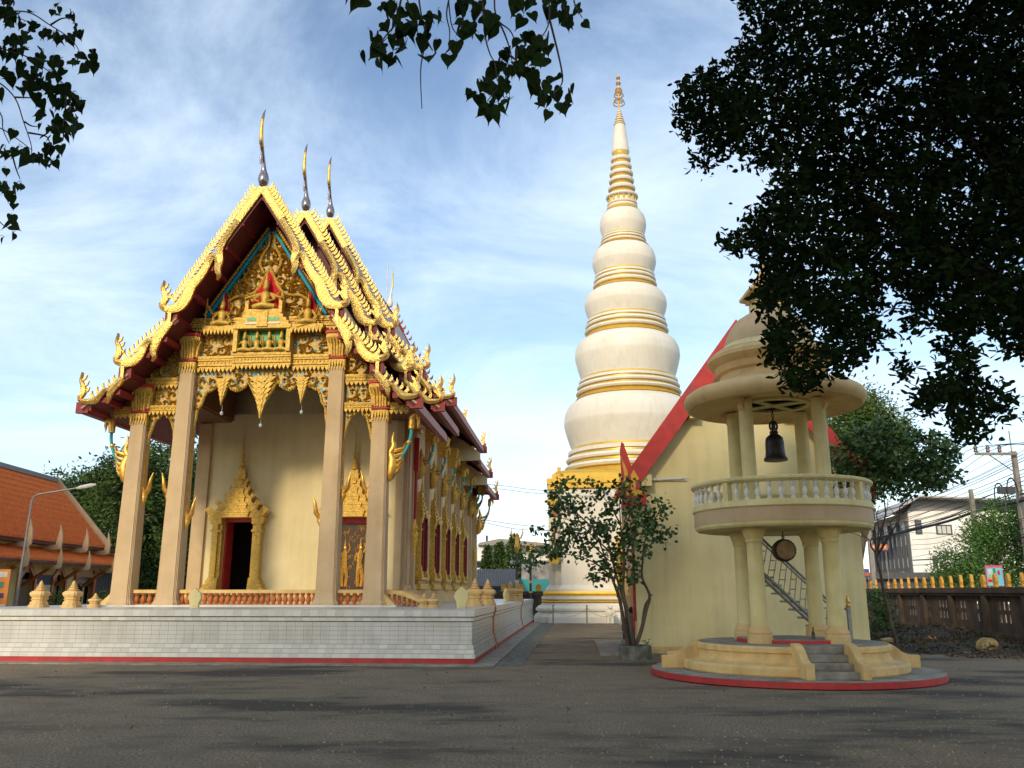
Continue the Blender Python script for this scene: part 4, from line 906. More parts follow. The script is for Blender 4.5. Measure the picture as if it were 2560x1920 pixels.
# side porch on the left flank
b = MB()
for y in (.45, 2.6, 4.7): b.box(-.04, .22, y-.16, y+.16, .3, 3.9)
b.box(-.06, .24, .25, 4.95, 3.3, 3.9); b.build('side_pier', peachd, cha)
b = MB(); b.box(-.05, .05, .3, 4.9, .62, .85); b.box(-.07, .0, .28, .36, .85, 3.3); b.build('side_rail', red, cha)
b = MB(); b.box(-.02, .04, .62, 4.5, .86, 1.5); b.box(-.02, .04, .62, 4.5, 2.2, 3.29); b.build('side_panel', terra, cha)
b = MB(); b.box(.15, .2, .3, 4.9, .0, 3.3); b.build('side_opening', dark, cha)
b = MB()
for i in range(5): b.box(-.12-.0*i, .1, .35, 4.6, .02+i*.12, .1+i*.12)
b.build('side_louvre', greym, cha)
b = MB(); b.lathe([(.02, 2.0), (.1, 2.1), (.14, 2.25), (.08, 2.36), (.05, 2.6), (.01, 2.9)], 10, -.35, 1.2); b.lathe([(.02, 1.35), (.12, 1.45), (.12, 1.6), (.03, 1.7), (.03, 2.0)], 10, -.35, 1.2); b.tube([(-.35, 1.2, 2.85), (-.2, 1.2, 3.2), (0, 1.2, 3.2)], .02, 5); b.build('hanging_lantern', gold, cha, True)
b = MB(); b.box(-1.0, W+.3, -.35, DP, 0.004, .055)
tag(b.build('chapel_slab', concrete, None, loc=CO, rot=(0, 0, -CA)), 'low concrete slab round the chapel foot', None, None, 'structure')
# ------------------------------------------------------------ bell tower
BX, BY = 5.53, 17.8
bel = thing('bell_tower', 'round two-storey cream bell tower with balcony and domed roof, right foreground', 'bell tower', (BX, BY, 0)); bel.scale = (.975, .975, 1)
SEG = 72
def rnd(name, prof, m, sm=True, par=bel, bev=0): return MB().lathe(prof, SEG).build(name, m, par, sm, 30)
rnd('base_disc', [(2.79, .0), (2.83, .02), (2.83, .125)], red); rnd('base_floor', [(2.81, .1), (2.81, .132)], concrete)
# terrace with seat; opening for the stairs at the front (angle -90 deg)
AST = R(-88); HW = .43
def arc_ring(prof, a0, a1, n=60):
    """closed (r,z) profile swept from a0 to a1"""
    b = MB(); m = len(prof); vs = []; fs = []
    for i in range(n+1):
        a = a0+(a1-a0)*i/n; vs += [(r_*math.cos(a), r_*math.sin(a), z_) for r_, z_ in prof]
    for i in range(n):
        for k in range(m): fs.append((i*m+k, i*m+(k+1) % m, (i+1)*m+(k+1) % m, (i+1)*m+k))
    fs += [tuple(range(m)), tuple(n*m+k for k in range(m-1, -1, -1))]
    return b.add(vs, fs)
g0 = math.asin(HW/1.86)
arc_ring([(1.2, .134), (2.18, .134), (2.2, .16), (2.2, .27), (2.14, .315), (1.98, .325), (1.9, .36), (1.86, .44), (1.86, .5), (1.9, .53), (1.9, .6), (1.86, .632), (1.2, .632)], AST+g0, AST+2*math.pi-g0, 96).build('seat_terrace', post_m, bel, True, 30)
rnd('terrace_floor', [(1.42, .62), (1.42, .638)], concrete)
arc_ring([(1.40, .633), (1.84, .633), (1.84, .641), (1.40, .641)], AST+g0, AST+2*math.pi-g0, 96).build('terrace_edge', concrete, bel)
b = MB()
for i in range(4): b.box(-HW+.02, HW+.1, -2.42+i*.25, -1.2, .134+i*.125, .134+(i+1)*.125-.002)
stp = b.build('steps', concrete, bel, bevel=.012)
for s in (-1, 1):                                           # curved cheek walls
    L, Q = [], []
    T = smooth_pts([(-1.72, .70), (-1.95, .69), (-2.15, .58), (-2.32, .44), (-2.56, .40)], 5)
    b = MB(); b.prism([(p[0], p[1]) for p in T]+[(-2.56, .132), (-1.72, .132)], *( (-HW-.12, -HW+.03) if s < 0 else (HW+.0, HW+.15)), axis='x')
    b.build('cheek_wall', post_m, bel, bevel=.02)
for ang in (R(178), R(2), R(150), R(30)):                   # scroll-shaped wing walls
    T = smooth_pts([(1.75, .64), (1.92, .63), (2.1, .56), (2.28, .43), (2.45, .38), (2.62, .375)], 5)
    b = MB(); b.prism([(p[0], p[1]) for p in T]+[(2.62, .132), (1.75, .132)], -.07, .07)
    b.build('wing_wall', post_m, bel, bevel=.015, rot=(0, 0, ang))
rnd('red_dais', [(1.05, .638), (1.06, .64), (1.06, .705)], red); rnd('dais_floor', [(1.045, .70), (1.045, .709)], concrete)
colp = [(-.8, -.68), (.68, -.8), (.8, .68), (-.68, .8)]
for (x, y) in colp:
    b = MB(); b.lathe([(.165, .95), (.165, 1.0), (.15, 2.62)], 24, x, y); c = b.build('lower_column', creaml, bel, True)
    b = MB(); b.lathe([(.245, .64), (.245, .78), (.225, .8), (.235, .84), (.2, .9), (.17, .96)], 24, x, y); b.build('column_base', peachd, c, True, 30)
    b = MB(); b.lathe([(.155, 2.52), (.18, 2.56), (.17, 2.6), (.24, 2.78), (.24, 2.9)], 24, x, y); b.build('column_capital', creaml, c, True, 30)
    b = MB(); b.lathe([(.15, 3.2), (.14, 5.4)], 24, x, y); c = b.build('upper_column', creaml, bel, True)
    b = MB(); l = math.hypot(x, y); ux, uy = x/l, y/l       # small carved corbel
    P = [(.12, 5.44), (.34, 5.44), (.3, 5.36), (.2, 5.33), (.2, 5.26), (.14, 5.16), (.12, 5.16)]
    vs = [(x+ux*p[0]+q*uy*.06, y+uy*p[0]-q*ux*.06, p[1]) for q in (-1, 1) for p in P]; n = len(P)
    b.add(vs, [tuple(range(n)), tuple(range(2*n-1, n-1, -1))]+[(i, (i+1) % n, (i+1) % n+n, i+n) for i in range(n)]); b.build('corbel', peachd, c)
rnd('balcony_slab', [(1.3, 2.84), (1.62, 2.82), (1.74, 2.8), (1.78, 2.84), (1.79, 2.9)], creaml); rnd('balcony_band', [(1.80, 2.9), (1.80, 3.17)], peach); rnd('balcony_ledge', [(1.82, 3.172), (1.83, 3.19), (1.81, 3.30), (1.72, 3.31), (1.72, 3.2), (1.0, 3.2)], creaml)
b = MB(); b.lathe([(1.5, 2.92), (1.5, 2.93)], SEG)
for a in (R(45), R(-45)): b.tube([(-1.4*math.cos(a), -1.4*math.sin(a), 2.86), (1.4*math.cos(a), 1.4*math.sin(a), 2.86)], .07, 4)
b.build('balcony_soffit', creaml, bel)
arc_ring([(1.66, 3.64), (1.66, 3.71), (1.70, 3.745), (1.80, 3.745), (1.84, 3.72), (1.84, 3.68), (1.79, 3.64)], 0, 2*math.pi, 96).build('handrail', creaml, bel, True, 30)
bal2 = MB().lathe([(.05, 0), (.05, .03), (.03, .045), (.055, .12), (.05, .17), (.022, .22), (.03, .25), (.045, .29), (.03, .31), (.05, .335), (.05, .35)], 10).mesh('baluster', white, True)
nb = 50
for i in range(nb):
    a = 2*math.pi*i/nb+.03
    if (i % 13) == 4:
        b = MB(); b.box(-.07, .07, -.06, .06, 3.3, 3.65); b.build('rail_pier', creaml, bel, loc=(1.74*math.cos(a), 1.74*math.sin(a), 0), rot=(0, 0, a))
    else: link('baluster', bal2, bel, (1.74*math.cos(a), 1.74*math.sin(a), 3.3))
rnd('canopy', [(.7, 5.47), (1.62, 5.40), (1.72, 5.36), (1.80, 5.35), (1.86, 5.40), (1.9, 5.48), (1.9, 5.55), (1.86, 5.63), (1.76, 5.70), (1.35, 5.82), (1.15, 5.92)], peachd)
b = MB(); P = [(.72*math.cos(a), .72*math.sin(a), 5.43) for a in np.linspace(0, 2*math.pi, 41)]; b.tube(P, .045, 5, False)
for a in (R(40), R(-40)): b.tube([(-.72*math.cos(a), -.72*math.sin(a), 5.43), (.72*math.cos(a), .72*math.sin(a), 5.43)], .05, 4)
b.build('soffit_ring', creaml, bel, True)
rnd('soffit_recess', [(.7, 5.47), (.7, 5.6), (.02, 5.6)], peachd)
rnd('collar', [(1.15, 5.92), (1.10, 5.98), (1.09, 6.06), (1.16, 6.1), (1.18, 6.16), (1.2, 6.24), (1.3, 6.3), (1.34, 6.36), (1.33, 6.44), (1.22, 6.54)], peachd); rnd('collar_band', [(1.23, 6.54), (1.1, 6.62), (1.02, 6.68), (.97, 6.72)], creaml)
rnd('dome', [(.96, 6.72), (.95, 6.8), (.9, 6.95), (.8, 7.14), (.66, 7.3), (.5, 7.4), (.42, 7.44)], peach)
b = MB(); b.stack(SQ, [(.3, 7.40), (.3, 7.74)]); b.build('lantern_box', creaml, bel)
b = MB(); b.stack(SQ, [(.3, 7.74), (.36, 7.76), (.36, 7.8), (.46, 7.86), (.47, 7.92), (.4, 8.0), (.32, 8.04), (.31, 8.1), (.24, 8.13), (.23, 8.2), (.1, 8.42), (.06, 8.5)]); b.build('lantern_roof', peachd, bel)
rnd('spike', [(.04, 8.48), (.07, 8.56), (.03, 8.64), (.045, 8.72), (.01, 8.98)], creaml)
# bell, gong drum, bottle
bl = thing('bell', 'dark bronze bell hanging under the bell tower canopy', 'bell', (BX-.03, BY, 4.24)); bl.scale = (.93, .93, .95)
b = MB(); b.lathe([(.2, .0), (.255, .01), (.262, .05), (.225, .1), (.21, .2), (.205, .42), (.185, .52), (.12, .58), (.085, .6)], 28); b.build('bell_body', bronze, bl, True, 40)
b = MB(); b.lathe([(.085, .6), (.1, .64), (.07, .68)], 14)
for q in (0, 1):
    P = [(.085*math.cos(a), 0, .78+.11*math.sin(a)) for a in np.linspace(-.9, math.pi+.9, 12)]
    b.tube([(p[0], p[1], p[2]) if q == 0 else (0, p[0], p[2]) for p in P], .025, 6)
b.build('bell_crown', bronze, bl, True)
b = MB()
for i in range(5):
    P = [(.028*math.cos(a), 0, .95+.075*i+.042*math.sin(a)) for a in np.linspace(0, 2*math.pi, 10)]; b.tube(P if i % 2 else [(0, p[0], p[2]) for p in P], .009, 5)
b.build('bell_chain', bronze, bl)
dm = thing('drum', 'studded wooden drum hanging under the bell tower balcony', 'drum', (BX-.03, BY-.1, 2.41), R(-5)); dm.scale = (.9, .9, .9)
b = MB(); pr = [(-.2, .2), (-.1, .245), (0, .255), (.1, .245), (.2, .2)]; n = 28
for r_, y_ in ():
    pass
vs = []; fs = []
for y_, r_ in pr: vs += [(r_*math.cos(2*math.pi*k/n), y_, r_*math.sin(2*math.pi*k/n)) for k in range(n)]
for i in range(4):
    for k in range(n): fs.append((i*n+k, i*n+(k+1) % n, (i+1)*n+(k+1) % n, (i+1)*n+k))
b.add(vs, fs); b.build('drum_shell', darkwood, dm, True, 60)
b = MB()
for y_ in (-.203, .203): b.add([(.205*math.cos(2*math.pi*k/n), y_, .205*math.sin(2*math.pi*k/n)) for k in range(n)], [tuple(range(n))])
b.build('drum_skin', hide, dm)
b = MB()
for k in range(28):
    a = 2*math.pi*k/28
    for y_ in (-.185, .185): b.ball((.222*math.cos(a), y_, .222*math.sin(a)), .02, 6, 4)
b.build('drum_studs', bronze, dm)
b = MB(); b.tube([(0, 0, .25), (0, 0, .42)], .012, 5); P = [(.03*math.cos(a), 0, .29+.03*math.sin(a)) for a in np.linspace(0, 2*math.pi, 10)]; b.tube(P, .009, 5); b.build('drum_hook', bronze, dm)
b = MB(); b.lathe([(.035, 0), (.035, .11), (.015, .15), (.013, .2), (.018, .205), (.018, .22)], 10)
tag(b.build('bottle', mat('brown_glass', (.03, .015, .008), .2), None, True, loc=(BX+.28, BY-.55, .71)), 'small dark bottle standing on the bell tower dais', 'bottle')
# steel stair behind the columns
sr = thing('stair_railing', 'grey steel stair with lattice railing behind the bell tower columns', 'stair', (0, 0, 0))
S5 = lambda x, y, Y: at(1600+x*.3617, 1160+y*.3617, Y)
YS = 19.05
A0, A1 = S5(830, 505, YS), S5(1345, 985, YS)               # top rail
B0, B1 = S5(790, 700, YS), S5(1345, 1210, YS)              # stringer
b = MB(); b.tube([A0, A1], .028, 8); b.tube([A0-Vector((0, 0, .09)), A1-Vector((0, 0, .09))], .018, 6); b.build('hand_bar', steel, sr, True)
b = MB(); b.tube([B0, B1], .04, 6); b.tube([B0-Vector((0, 0, .12)), B1-Vector((0, 0, .12))], .035, 6); b.build('stringer', steel, sr)
b = MB()
for i in range(15):
    t = (i+.5)/15; a = A0.lerp(A1, t); c = B0.lerp(B1, t); b.tube([a, c], .011, 5)
    if i % 2 == 0:
        t2 = (i+1.5)/15; h1 = a.lerp(c, .42); h2 = A0.lerp(A1, t2).lerp(B0.lerp(B1, t2), .42); b.tube([h1, (h2.x, h2.y, h1.z)], .011, 5); h3 = a.lerp(c, .75); b.tube([h3, (h2.x, h2.y, h3.z)], .011, 5)
b.build('railing_lattice', steel, sr)
b = MB()
for i in range(9): t = (i+.5)/9; c = B0.lerp(B1, t); b.box(c.x-.13, c.x+.13, YS+.03, YS+.6, c.z-.02, c.z+.02)
b.build('treads', steel, sr)
q0 = S5(1440, 1000, YS-.4); b = MB(); b.lathe([(.045, .63), (.045, q0.z+.02)], 12, q0.x, q0.y); b.tube([(q0.x, q0.y, q0.z-.02), (A1.x, A1.y, A1.z)], .025, 6); b.tube([(q0.x-.12, q0.y, .75), (q0.x-.12, q0.y+.05, q0.z+.02)], .012, 5); b.build('newel_post', steel, sr, True)
b = MB(); b.lathe([(.04, q0.z+.02), (.055, q0.z+.06), (.03, q0.z+.1), (.05, q0.z+.14), (.005, q0.z+.3)], 10, q0.x, q0.y); b.build('newel_cap', gold, sr, True)
# ------------------------------------------------------------ hall with orange roof, far left
hal = thing('hall', 'low hall with steep orange tiled roof and upturned peach corbels, far left', 'hall', (-24.2, 52, 0), R(3.2))
def roof_slope(b, x0, z0, x1, z1, ya, yb, th=.08, step=.42):
    n = max(2, int(math.hypot(x1-x0, z1-z0)/step))
    for i in range(n):                                      # overlapping tile courses
        t0, t1 = i/n, (i+1)/n; xa, za, xb, zb_ = x0+(x1-x0)*t0, z0+(z1-z0)*t0, x0+(x1-x0)*t1, z0+(z1-z0)*t1
        b.prism([(xa, za), (xb, zb_+.05), (xb, zb_-th), (xa, za-th)], ya, yb)
    m = int((yb-ya)/.3)
    for i in range(m):
        y = ya+(i+.5)*.3; b.add([(x0, y-.05, z0+.03), (x1, y-.05, z1+.07), (x1, y, z1+.11), (x0, y, z0+.07), (x1, y+.05, z1+.07), (x0, y+.05, z0+.03)], [(0, 1, 2, 3), (3, 2, 4, 5)])
b = MB(); roof_slope(b, -3.3, 8.05, .05, 4.2, -24, -.12); roof_slope(b, -3.3, 8.05, -6.7, 4.2, -24, -.12); b.build('upper_roof', orange, hal)
b = MB(); roof_slope(b, -.6, 3.78, .8, 3.1, -24, 3.6); b.build('lower_roof', orange, hal)
b = MB(); b.prism([(-3.3, 8.37), (.35, 4.3), (.2, 4.05), (-.1, 4.2), (-3.3, 7.95), (-6.5, 4.2), (-6.7, 4.05), (-6.95, 4.3)], -.12, .1); b.build('bargeboard', peach, hal)
b = MB(); b.box(-3.45, -3.15, -24, -.1, 8.0, 8.25); b.build('ridge_cap', greyr, hal)
b = MB(); wall_holes(b, 'x', -.85, -.6, -24, 3.4, 0, 4.0, [(-8.5, -7.0, 0, 2.55), (-4.9, -3.5, 0, 2.5), (-2.2, .3, .9, 2.4)]); b.box(-6.2, -.85, -.4, -.2, 0, 4.2); b.prism([(-6.2, 4.2), (-.85, 4.2), (-3.4, 7.75)], -.4, -.2); b.build('wall', creaml, hal)
b = MB(); b.box(-.95, -.9, -24, 3.4, 0, 3.6); b.build('dark_inside', dark, hal)
b = MB()
for y0, y1, h in ((-8.5, -7.0, 2.55), (-4.9, -3.5, 2.5)):
    ym = (y0+y1)/2
    b.prism([(y0-.18, 0), (y0-.18, h-.15), (ym, h+.55), (y1+.18, h-.15), (y1+.18, 0), (y1-.02, 0), (y1-.02, h-.35), (ym, h+.25), (y0+.02, h-.35), (y0+.02, 0)], -.6, -.5, 'x')
for y in (-2.2, .3): b.box(-.6, -.48, y-.16, y+.16, 0, 2.8)
b.box(-.6, -.5, -2.2, .3, 2.4, 2.6); b.build('door_arch', terra, hal)
b = MB(); b.box(-.7, -.66, -8.4, -7.1, 0, 2.2); b.box(-.7, -.66, -4.8, -4.2, 0, 2.3); b.build('door_leaf', mat('brown_door', (.16, .10, .04), .7), hal)
b = MB(); b.box(-.75, -.7, -2.1, .2, 1.9, 2.4); b.build('window_pane', glass, hal)
for i in range(6): b = MB(); b.box(-.62, -.5, .55+i*.45, .95+i*.45, 0, 2.7); b.build('shutter_panel', greym, hal)
b = MB(); b.box(-.59, -.55, -6.75, -5.15, 1.95, 2.45); b.build('notice_header', mat('navy_sign', (.03, .04, .12), .5), hal)
b = MB(); b.box(-.59, -.55, -6.75, -5.15, .5, 1.94); b.build('notice_board', pale, hal)
CB = [(-.65, -.3), (.38, -.3), (.5, -.2), (.52, .1), (.5, .45), (.4, .85), (.34, 1.02), (.36, .72), (.3, .45), (.24, .1), (.22, -.05), (-.65, -.12)]
cbm = MB().prism(CB, -.06, .06).mesh('corbel', peach)
for y in (-16.4, -13.2, -10, -6.8, -3.6, -.6): link('corbel', cbm, hal, (0, y, 4.0), sc=(1, 1, 1))
for y in (-14.8, -11.4, -8, -4.6, -1.1, 2.3): link('corbel', cbm, hal, (.75, y, 2.95), sc=(.8, .8, .8))
b = MB()
for y in (-14.8, -11.4, -8, -4.6, -1.1): b.tube([(-.6, y, 1.9), (.6, y, 2.75)], .09, 4)
b.build('strut', terra, hal)
b = MB(); b.box(-.6, -.1, -24, 3.4, 3.95, 4.1); b.box(.7, .84, -24, 3.6, 2.98, 3.08); b.build('fascia', maroon, hal)
def rbush(pos, r, n, m, size): 
    d = RNG.normal(size=(n, 3)); d /= np.linalg.norm(d, axis=1, keepdims=True); k = RNG.random((n, 1))**.4
    return np.array(pos)+d*k*np.array(r)
# shrubs along the hall
for i, (x, y, rx, rz, lab) in enumerate(((-21.8, 43.0, .9, .8, 'dark green shrub by the hall at the left picture edge'), (-21.3, 46.2, .7, .75, 'thin leafy shrub before the notice board'), (-20.6, 50.2, 1.1, .8, 'round flowering shrub right of the second terrace post'))):
    t = thing('shrub', lab, 'shrub', (x, y, 0), 0, 'shrubs before the orange-roofed hall')
    leaves('foliage', rbush((0, 0, .9), (rx, rx, rz), 900, None, 0), RNG.uniform(.1, .2, 900), leafm, t)['kind'] = 'stuff'
    b = MB()
    for q in range(5): a = q*1.26; b.tube([(0, 0, 0), (.2*math.cos(a), .2*math.sin(a), .5), (.4*math.cos(a), .4*math.sin(a), 1.1)], [.04, .025, .01], 5)
    b.build('stems', bark, t)
# street lamp and orange banner
lp = thing('street_lamp', 'tall grey street lamp with curved arm before the orange roof', 'street lamp', (0, 0, 0))
R7 = lambda x, y, Y: at(x*.2773, 1100+y*.2773, Y)
base = R7(120, 1500, 38); base.z = 0; p = [base, R7(165, 1330, 38), R7(285, 560, 38), R7(300, 515, 38), R7(350, 490, 38), R7(700, 432, 38)]
b = MB(); b.tube(p, [.075, .07, .045, .04, .038, .03], 10); b.build('pole', steel, lp, True)
h0, h1 = R7(690, 435, 38), R7(865, 402, 38); b = MB(); b.tube([h0, h0.lerp(h1, .2), h0.lerp(h1, .75), h1], [.04, .09, .1, .04], 8); b.tf(Matrix.Identity(4)); b.build('lamp_head', pale, lp, True)
bn = thing('banner', 'tall orange banner with white panels at the left picture edge', 'banner', R7(10, 1500, 36)*1)
b0, b1 = R7(-120, 1165, 36), R7(55, 1500, 36); bn.location = (b0.x, 36, 0)
wB = b1.x-b0.x; b = MB(); b.box(0, wB, -.02, .02, .75, b0.z); b.build('sheet', mat('orange_vinyl', (.62, .22, .03), .5, 0, (.55, .17, .02), 1), bn)
b = MB(); b.box(wB*.45, wB*.9, -.03, -.022, b0.z-.32, b0.z-.1); b.build('white_panel', pale, bn)
b = MB(); b.box(wB*.3, wB*.8, -.03, -.022, b0.z-.75, b0.z-.5); b.build('green_panel', mat('banner_green', (.05, .2, .14), .5), bn)
b = MB(); b.box(wB*.3, wB*.85, -.03, -.022, b0.z-1.15, b0.z-.95); b.build('navy_panel', mat('banner_navy', (.03, .03, .16), .5), bn)
b = MB(); b.box(wB*.2, wB*.95, -.03, -.022, .78, 1.1); b.build('lower_panel', pale, bn)
b = MB(); b.tube([(.03, .03, 0), (.03, .03, b0.z)], .03, 6); b.tube([(wB-.03, .03, 0), (wB-.03, .03, b0.z)], .03, 6); b.build('posts', steel, bn)
# ------------------------------------------------------------ brown boundary wall on the right
RWA = math.atan2(3.25, 25.0)
rw = thing('boundary_wall', 'dark weathered brown boundary wall with slotted panels and gold finials, right', 'wall', (15.05, 23.2, 0), -RWA)
LW = 32.0; holes = []; k = 0
y = 1.2
while y < LW-1.2:
    for i in range(3):
        for z0, z1 in ((1.02, 1.28), (.62, .88)): holes.append((y+i*.34, y+i*.34+.2, z0, z1))
    y += 1.85
b = MB(); wall_holes(b, 'x', .04, .085, 0, LW, .0, 1.55, holes); b.build('panel', brick, rw)
for i in range(int(LW/3.1)+1): b = MB(); b.box(-.09, .21, i*3.1+.3, i*3.1+.62, 0, 1.548); b.build('pier', brick, rw)
b = MB(); b.box(-.14, .26, 0, LW, 1.55, 1.74); b.box(-.09, .21, 0, LW, 1.46, 1.549); b.build('coping', brick, rw, bevel=.01)
b = MB(); b.box(-.06, .2, 0, LW, 0, .3); b.build('footing', brick, rw)
fm = MB().prism([(-.1, 0), (.1, 0), (.1, .06), (.075, .08), (.085, .12), (.11, .2), (.1, .3), (.05, .4), (0, .44), (-.05, .4), (-.1, .3), (-.11, .2), (-.085, .12), (-.075, .08), (-.1, .06)], -.045, .045).mesh('wall_finial', fgold)
for i in range(30): link('wall_finial', fm, rw, (.06, .8+i*1.0, 1.74), (0, R(random.uniform(-3, 3)), R(90+random.uniform(-12, 6))), (1, 1, random.uniform(.94, 1.05) if i != 17 else .7))
# litter and rubble at its foot
ml = MB(); nx_, ny_ = 26, 12
for i in range(nx_+1):
    for j in range(ny_+1):
        u, v = i/nx_, j/ny_; h = (math.sin(math.pi*u)**.6*math.sin(math.pi*v)**.7)*(.24+.14*math.sin(9*u+4*v)+.09*math.sin(23*u-7*v))
        q = Vector((10.6+v*5.6+u*1.4-.5*math.sin(5*u), 23.4+u*13.5, max(.0, h)-.02)); ml.v.append(tuple(q))
for i in range(nx_):
    for j in range(ny_): a = i*(ny_+1)+j; ml.f.append((a, a+1, a+ny_+2, a+ny_+1))
tag(ml.build('earth_mound', mat('dark_earth', (.07, .055, .04), .95, 0, (.035, .03, .022), 2.5, bump=.8, bscale=9, detail=8), None, True), 'low mound of dark earth along the brown wall', None, None, 'structure')
n = 7000; u = RNG.random(n); v = RNG.random(n); h = (np.sin(np.pi*u)**.6*np.sin(np.pi*v)**.7)*(.24+.14*np.sin(9*u+4*v)+.09*np.sin(23*u-7*v))
pos = np.stack([10.6+v*5.6+u*1.4-.5*np.sin(5*u), 23.4+u*13.5, np.maximum(h, 0)+RNG.random(n)*.09], 1)
tag(leaves('leaf_litter', pos, RNG.uniform(.06, .17, n), mat('litter', (.10, .075, .04), .9, 0, (.03, .035, .018), .9, lo=.4, hi=.6), None, .0), 'brown leaf litter and clippings heaped along the wall', None, None, 'stuff')
n = 1500; pos = np.stack([RNG.uniform(-13, 14, n), RNG.uniform(6.5, 30, n), np.full(n, .006)], 1); pos = pos[(pos[:, 0] > -.3) | (pos[:, 1] < 19.5)]
tag(leaves('fallen_leaves', pos, RNG.uniform(.03, .085, len(pos)), leafy, None, .05), 'scattered dry fallen leaves on the yard', None, None, 'stuff')
n = 2600; pv = []; pf = []
for i in range(n):
    y = 6.3+12*random.random()**1.6; x = random.uniform(-.6, .6)*y; r_ = random.uniform(.006, .02)
    k0 = len(pv); pv += [(x-r_, y, 0), (x+r_*random.uniform(.6, 1.2), y-r_*.7, 0), (x+r_*.5, y+r_, 0), (x-r_*.1, y, r_*random.uniform(.7, 1.2))]; pf += [(k0, k0+1, k0+3), (k0+1, k0+2, k0+3), (k0+2, k0, k0+3)]
mg = MB(); mg.v = pv; mg.f = pf; tag(mg.build('loose_gravel', mat('gravel_stone', (.30, .26, .2), .9, 0, (.12, .1, .08), .7)), 'loose small stones scattered over the yard', None, None, 'stuff')
def rock(name, p, r, m, lab, cat, sd):
    rr = random.Random(sd); b = MB(); b.ball((0, 0, 0), 1, 9, 6); b.v = [(x*r[0]*rr.uniform(.75, 1.2), y*r[1]*rr.uniform(.75, 1.2), z*r[2]*rr.uniform(.75, 1.15)) for x, y, z in b.v]
    tag(b.build(name, m, loc=p), lab, cat)
rub = mat('yellow_rubble', (.5, .36, .15), .9, 0, (.22, .13, .06), 5, bump=.4)
b = MB(); L, Q = ribbon([(-.3, 0, .1), (-.28, .25, .12), (0, .38, .13), (.26, .3, .1), (.34, .05, .07)]); b.prism(L+Q[::-1], -.15, .15); b.box(-.1, .3, -.16, .12, -.02, .16); b.tf(Matrix.Scale(.72, 4))
q = P0(2160+1720*.1808, 1440+1060*.1808); tag(b.build('rubble_block', rub, None, loc=(q.x, q.y, .02), rot=(0, 0, .3)), 'broken arched lump of yellow masonry before the brown wall', 'rubble')
for i, (px, py, r_, lab) in enumerate(((350, 900, (.25, .15, .08), 'small yellow masonry chunk beside the leaning tree trunk'), (930, 885, (.2, .12, .09), 'orange and white scrap on the litter heap by the wall'))):
    q = P0(2160+px*.1808, 1440+py*.1808, .2); rock('rubble_chunk', (q.x, q.y, .22), r_, rub if i == 0 else mat('orange_scrap', (.6, .25, .06), .7), lab, 'rubble', i+3)
q = P0(2160+1450*.1808, 1440+1065*.1808); b = MB(); b.ball((0, 0, 0), (.75, .35, .035), 14, 6); tag(b.build('sawdust_patch', mat('sawdust', (.48, .40, .24), .95, 0, (.3, .25, .14), 6), None, True, loc=(q.x, q.y, .02)), 'pale sawdust patch spread before the brown wall', 'sawdust')
for (x, y, rx, ry) in ((12.4, 22.6, 1.5, .8), (14.6, 20.2, 1.4, .9)):
    n = 700; a = RNG.random(n)*6.283; k = np.sqrt(RNG.random(n)); pos = np.stack([x+rx*k*np.cos(a), y+ry*k*np.sin(a), np.full(n, .01)+RNG.random(n)*.03], 1)
    tag(leaves('litter_patch', pos, RNG.uniform(.04, .1, n), mat('rust_litter', (.16, .06, .025), .9, 0, (.06, .04, .02), 1.5), None, .0), 'rusty patch of fallen litter on the yard at right', None, None, 'stuff')
# ------------------------------------------------------------ far centre: wall, shed, building, lamps
bw = thing('rear_wall', 'brown rear boundary wall with rounded ochre finials behind the terrace', 'wall', (-9, 60.5, 0))
b = MB(); b.box(0, 20, 0, .2, 0, 1.35); b.build('panel', brick, bw); b = MB(); b.box(0, 20, -.08, .28, 1.35, 1.62); b.build('coping', brick, bw)
rf = MB().prism([(-.2, 0), (.2, 0), (.2, .06), (.17, .1), (.2, .3), (.14, .44), (0, .5), (-.14, .44), (-.2, .3), (-.17, .1), (-.2, .06)], -.06, .06).mesh('wall_finial', fgold)
for i in range(16): link('wall_finial', rf, bw, (1.3+i*1.19, .1, 1.62))
sh = thing('shed', 'open shed with dark corrugated roof and blue wall behind the rear wall', 'shed', (0, 0, 0))
b = MB(); x0, x1, ya, yb, zr, ze = -6.5, .25, 64, 68, 3.25, 1.95
for i in range(44):
    xa = x0+(x1-x0)*i/44; xb = x0+(x1-x0)*(i+1)/44; xm = (xa+xb)/2
    b.add([(xa, ya, ze), (xm, ya, ze+.06), (xm, yb, zr+.06), (xa, yb, zr), (xb, ya, ze), (xb, yb, zr)], [(0, 1, 2, 3), (1, 4, 5, 2)])
b.add([(x0, ya, ze-.04), (x1, ya, ze-.04), (x1, yb, zr-.04), (x0, yb, zr-.04)], [(0, 1, 2, 3)]); b.build('corrugated_roof', greym, sh)
b = MB(); b.box(x0, x1, 67.9, 68, 0, 2.6); b.build('back_wall', bluew, sh)
b = MB(); 
for x in (-6, -3, .1): b.box(x-.08, x+.08, 64.1, 64.25, 0, 2.0)
b.build('posts', greym, sh)
b = MB()
for i in range(30): b.box(.5+i*.2, .5+i*.2+.19, 69+.02*(i % 2), 69.05+.02*(i % 2), 0, 2.55)
tag(b.build('teal_fence', teal), 'teal corrugated sheet fence right of the dark shed', 'fence')
ob = thing('low_building', 'stained low grey wall and roof behind the teal fence', 'building', (0, 0, 0)); b = MB(); b.box(.8, 8, 74, 76, 0, 4.0); b.build('wall', mat('stained_grey', (.35, .33, .31), .9, 0, (.12, .11, .1), 1.2), ob); b = MB(); b.box(.6, 8.2, 73.8, 76.4, 4.0, 4.15); b.build('roof', greyr, ob)
wb = thing('white_block', 'white multi-storey block with flat brown roof behind the conical trees', 'building', (0, 0, 0))
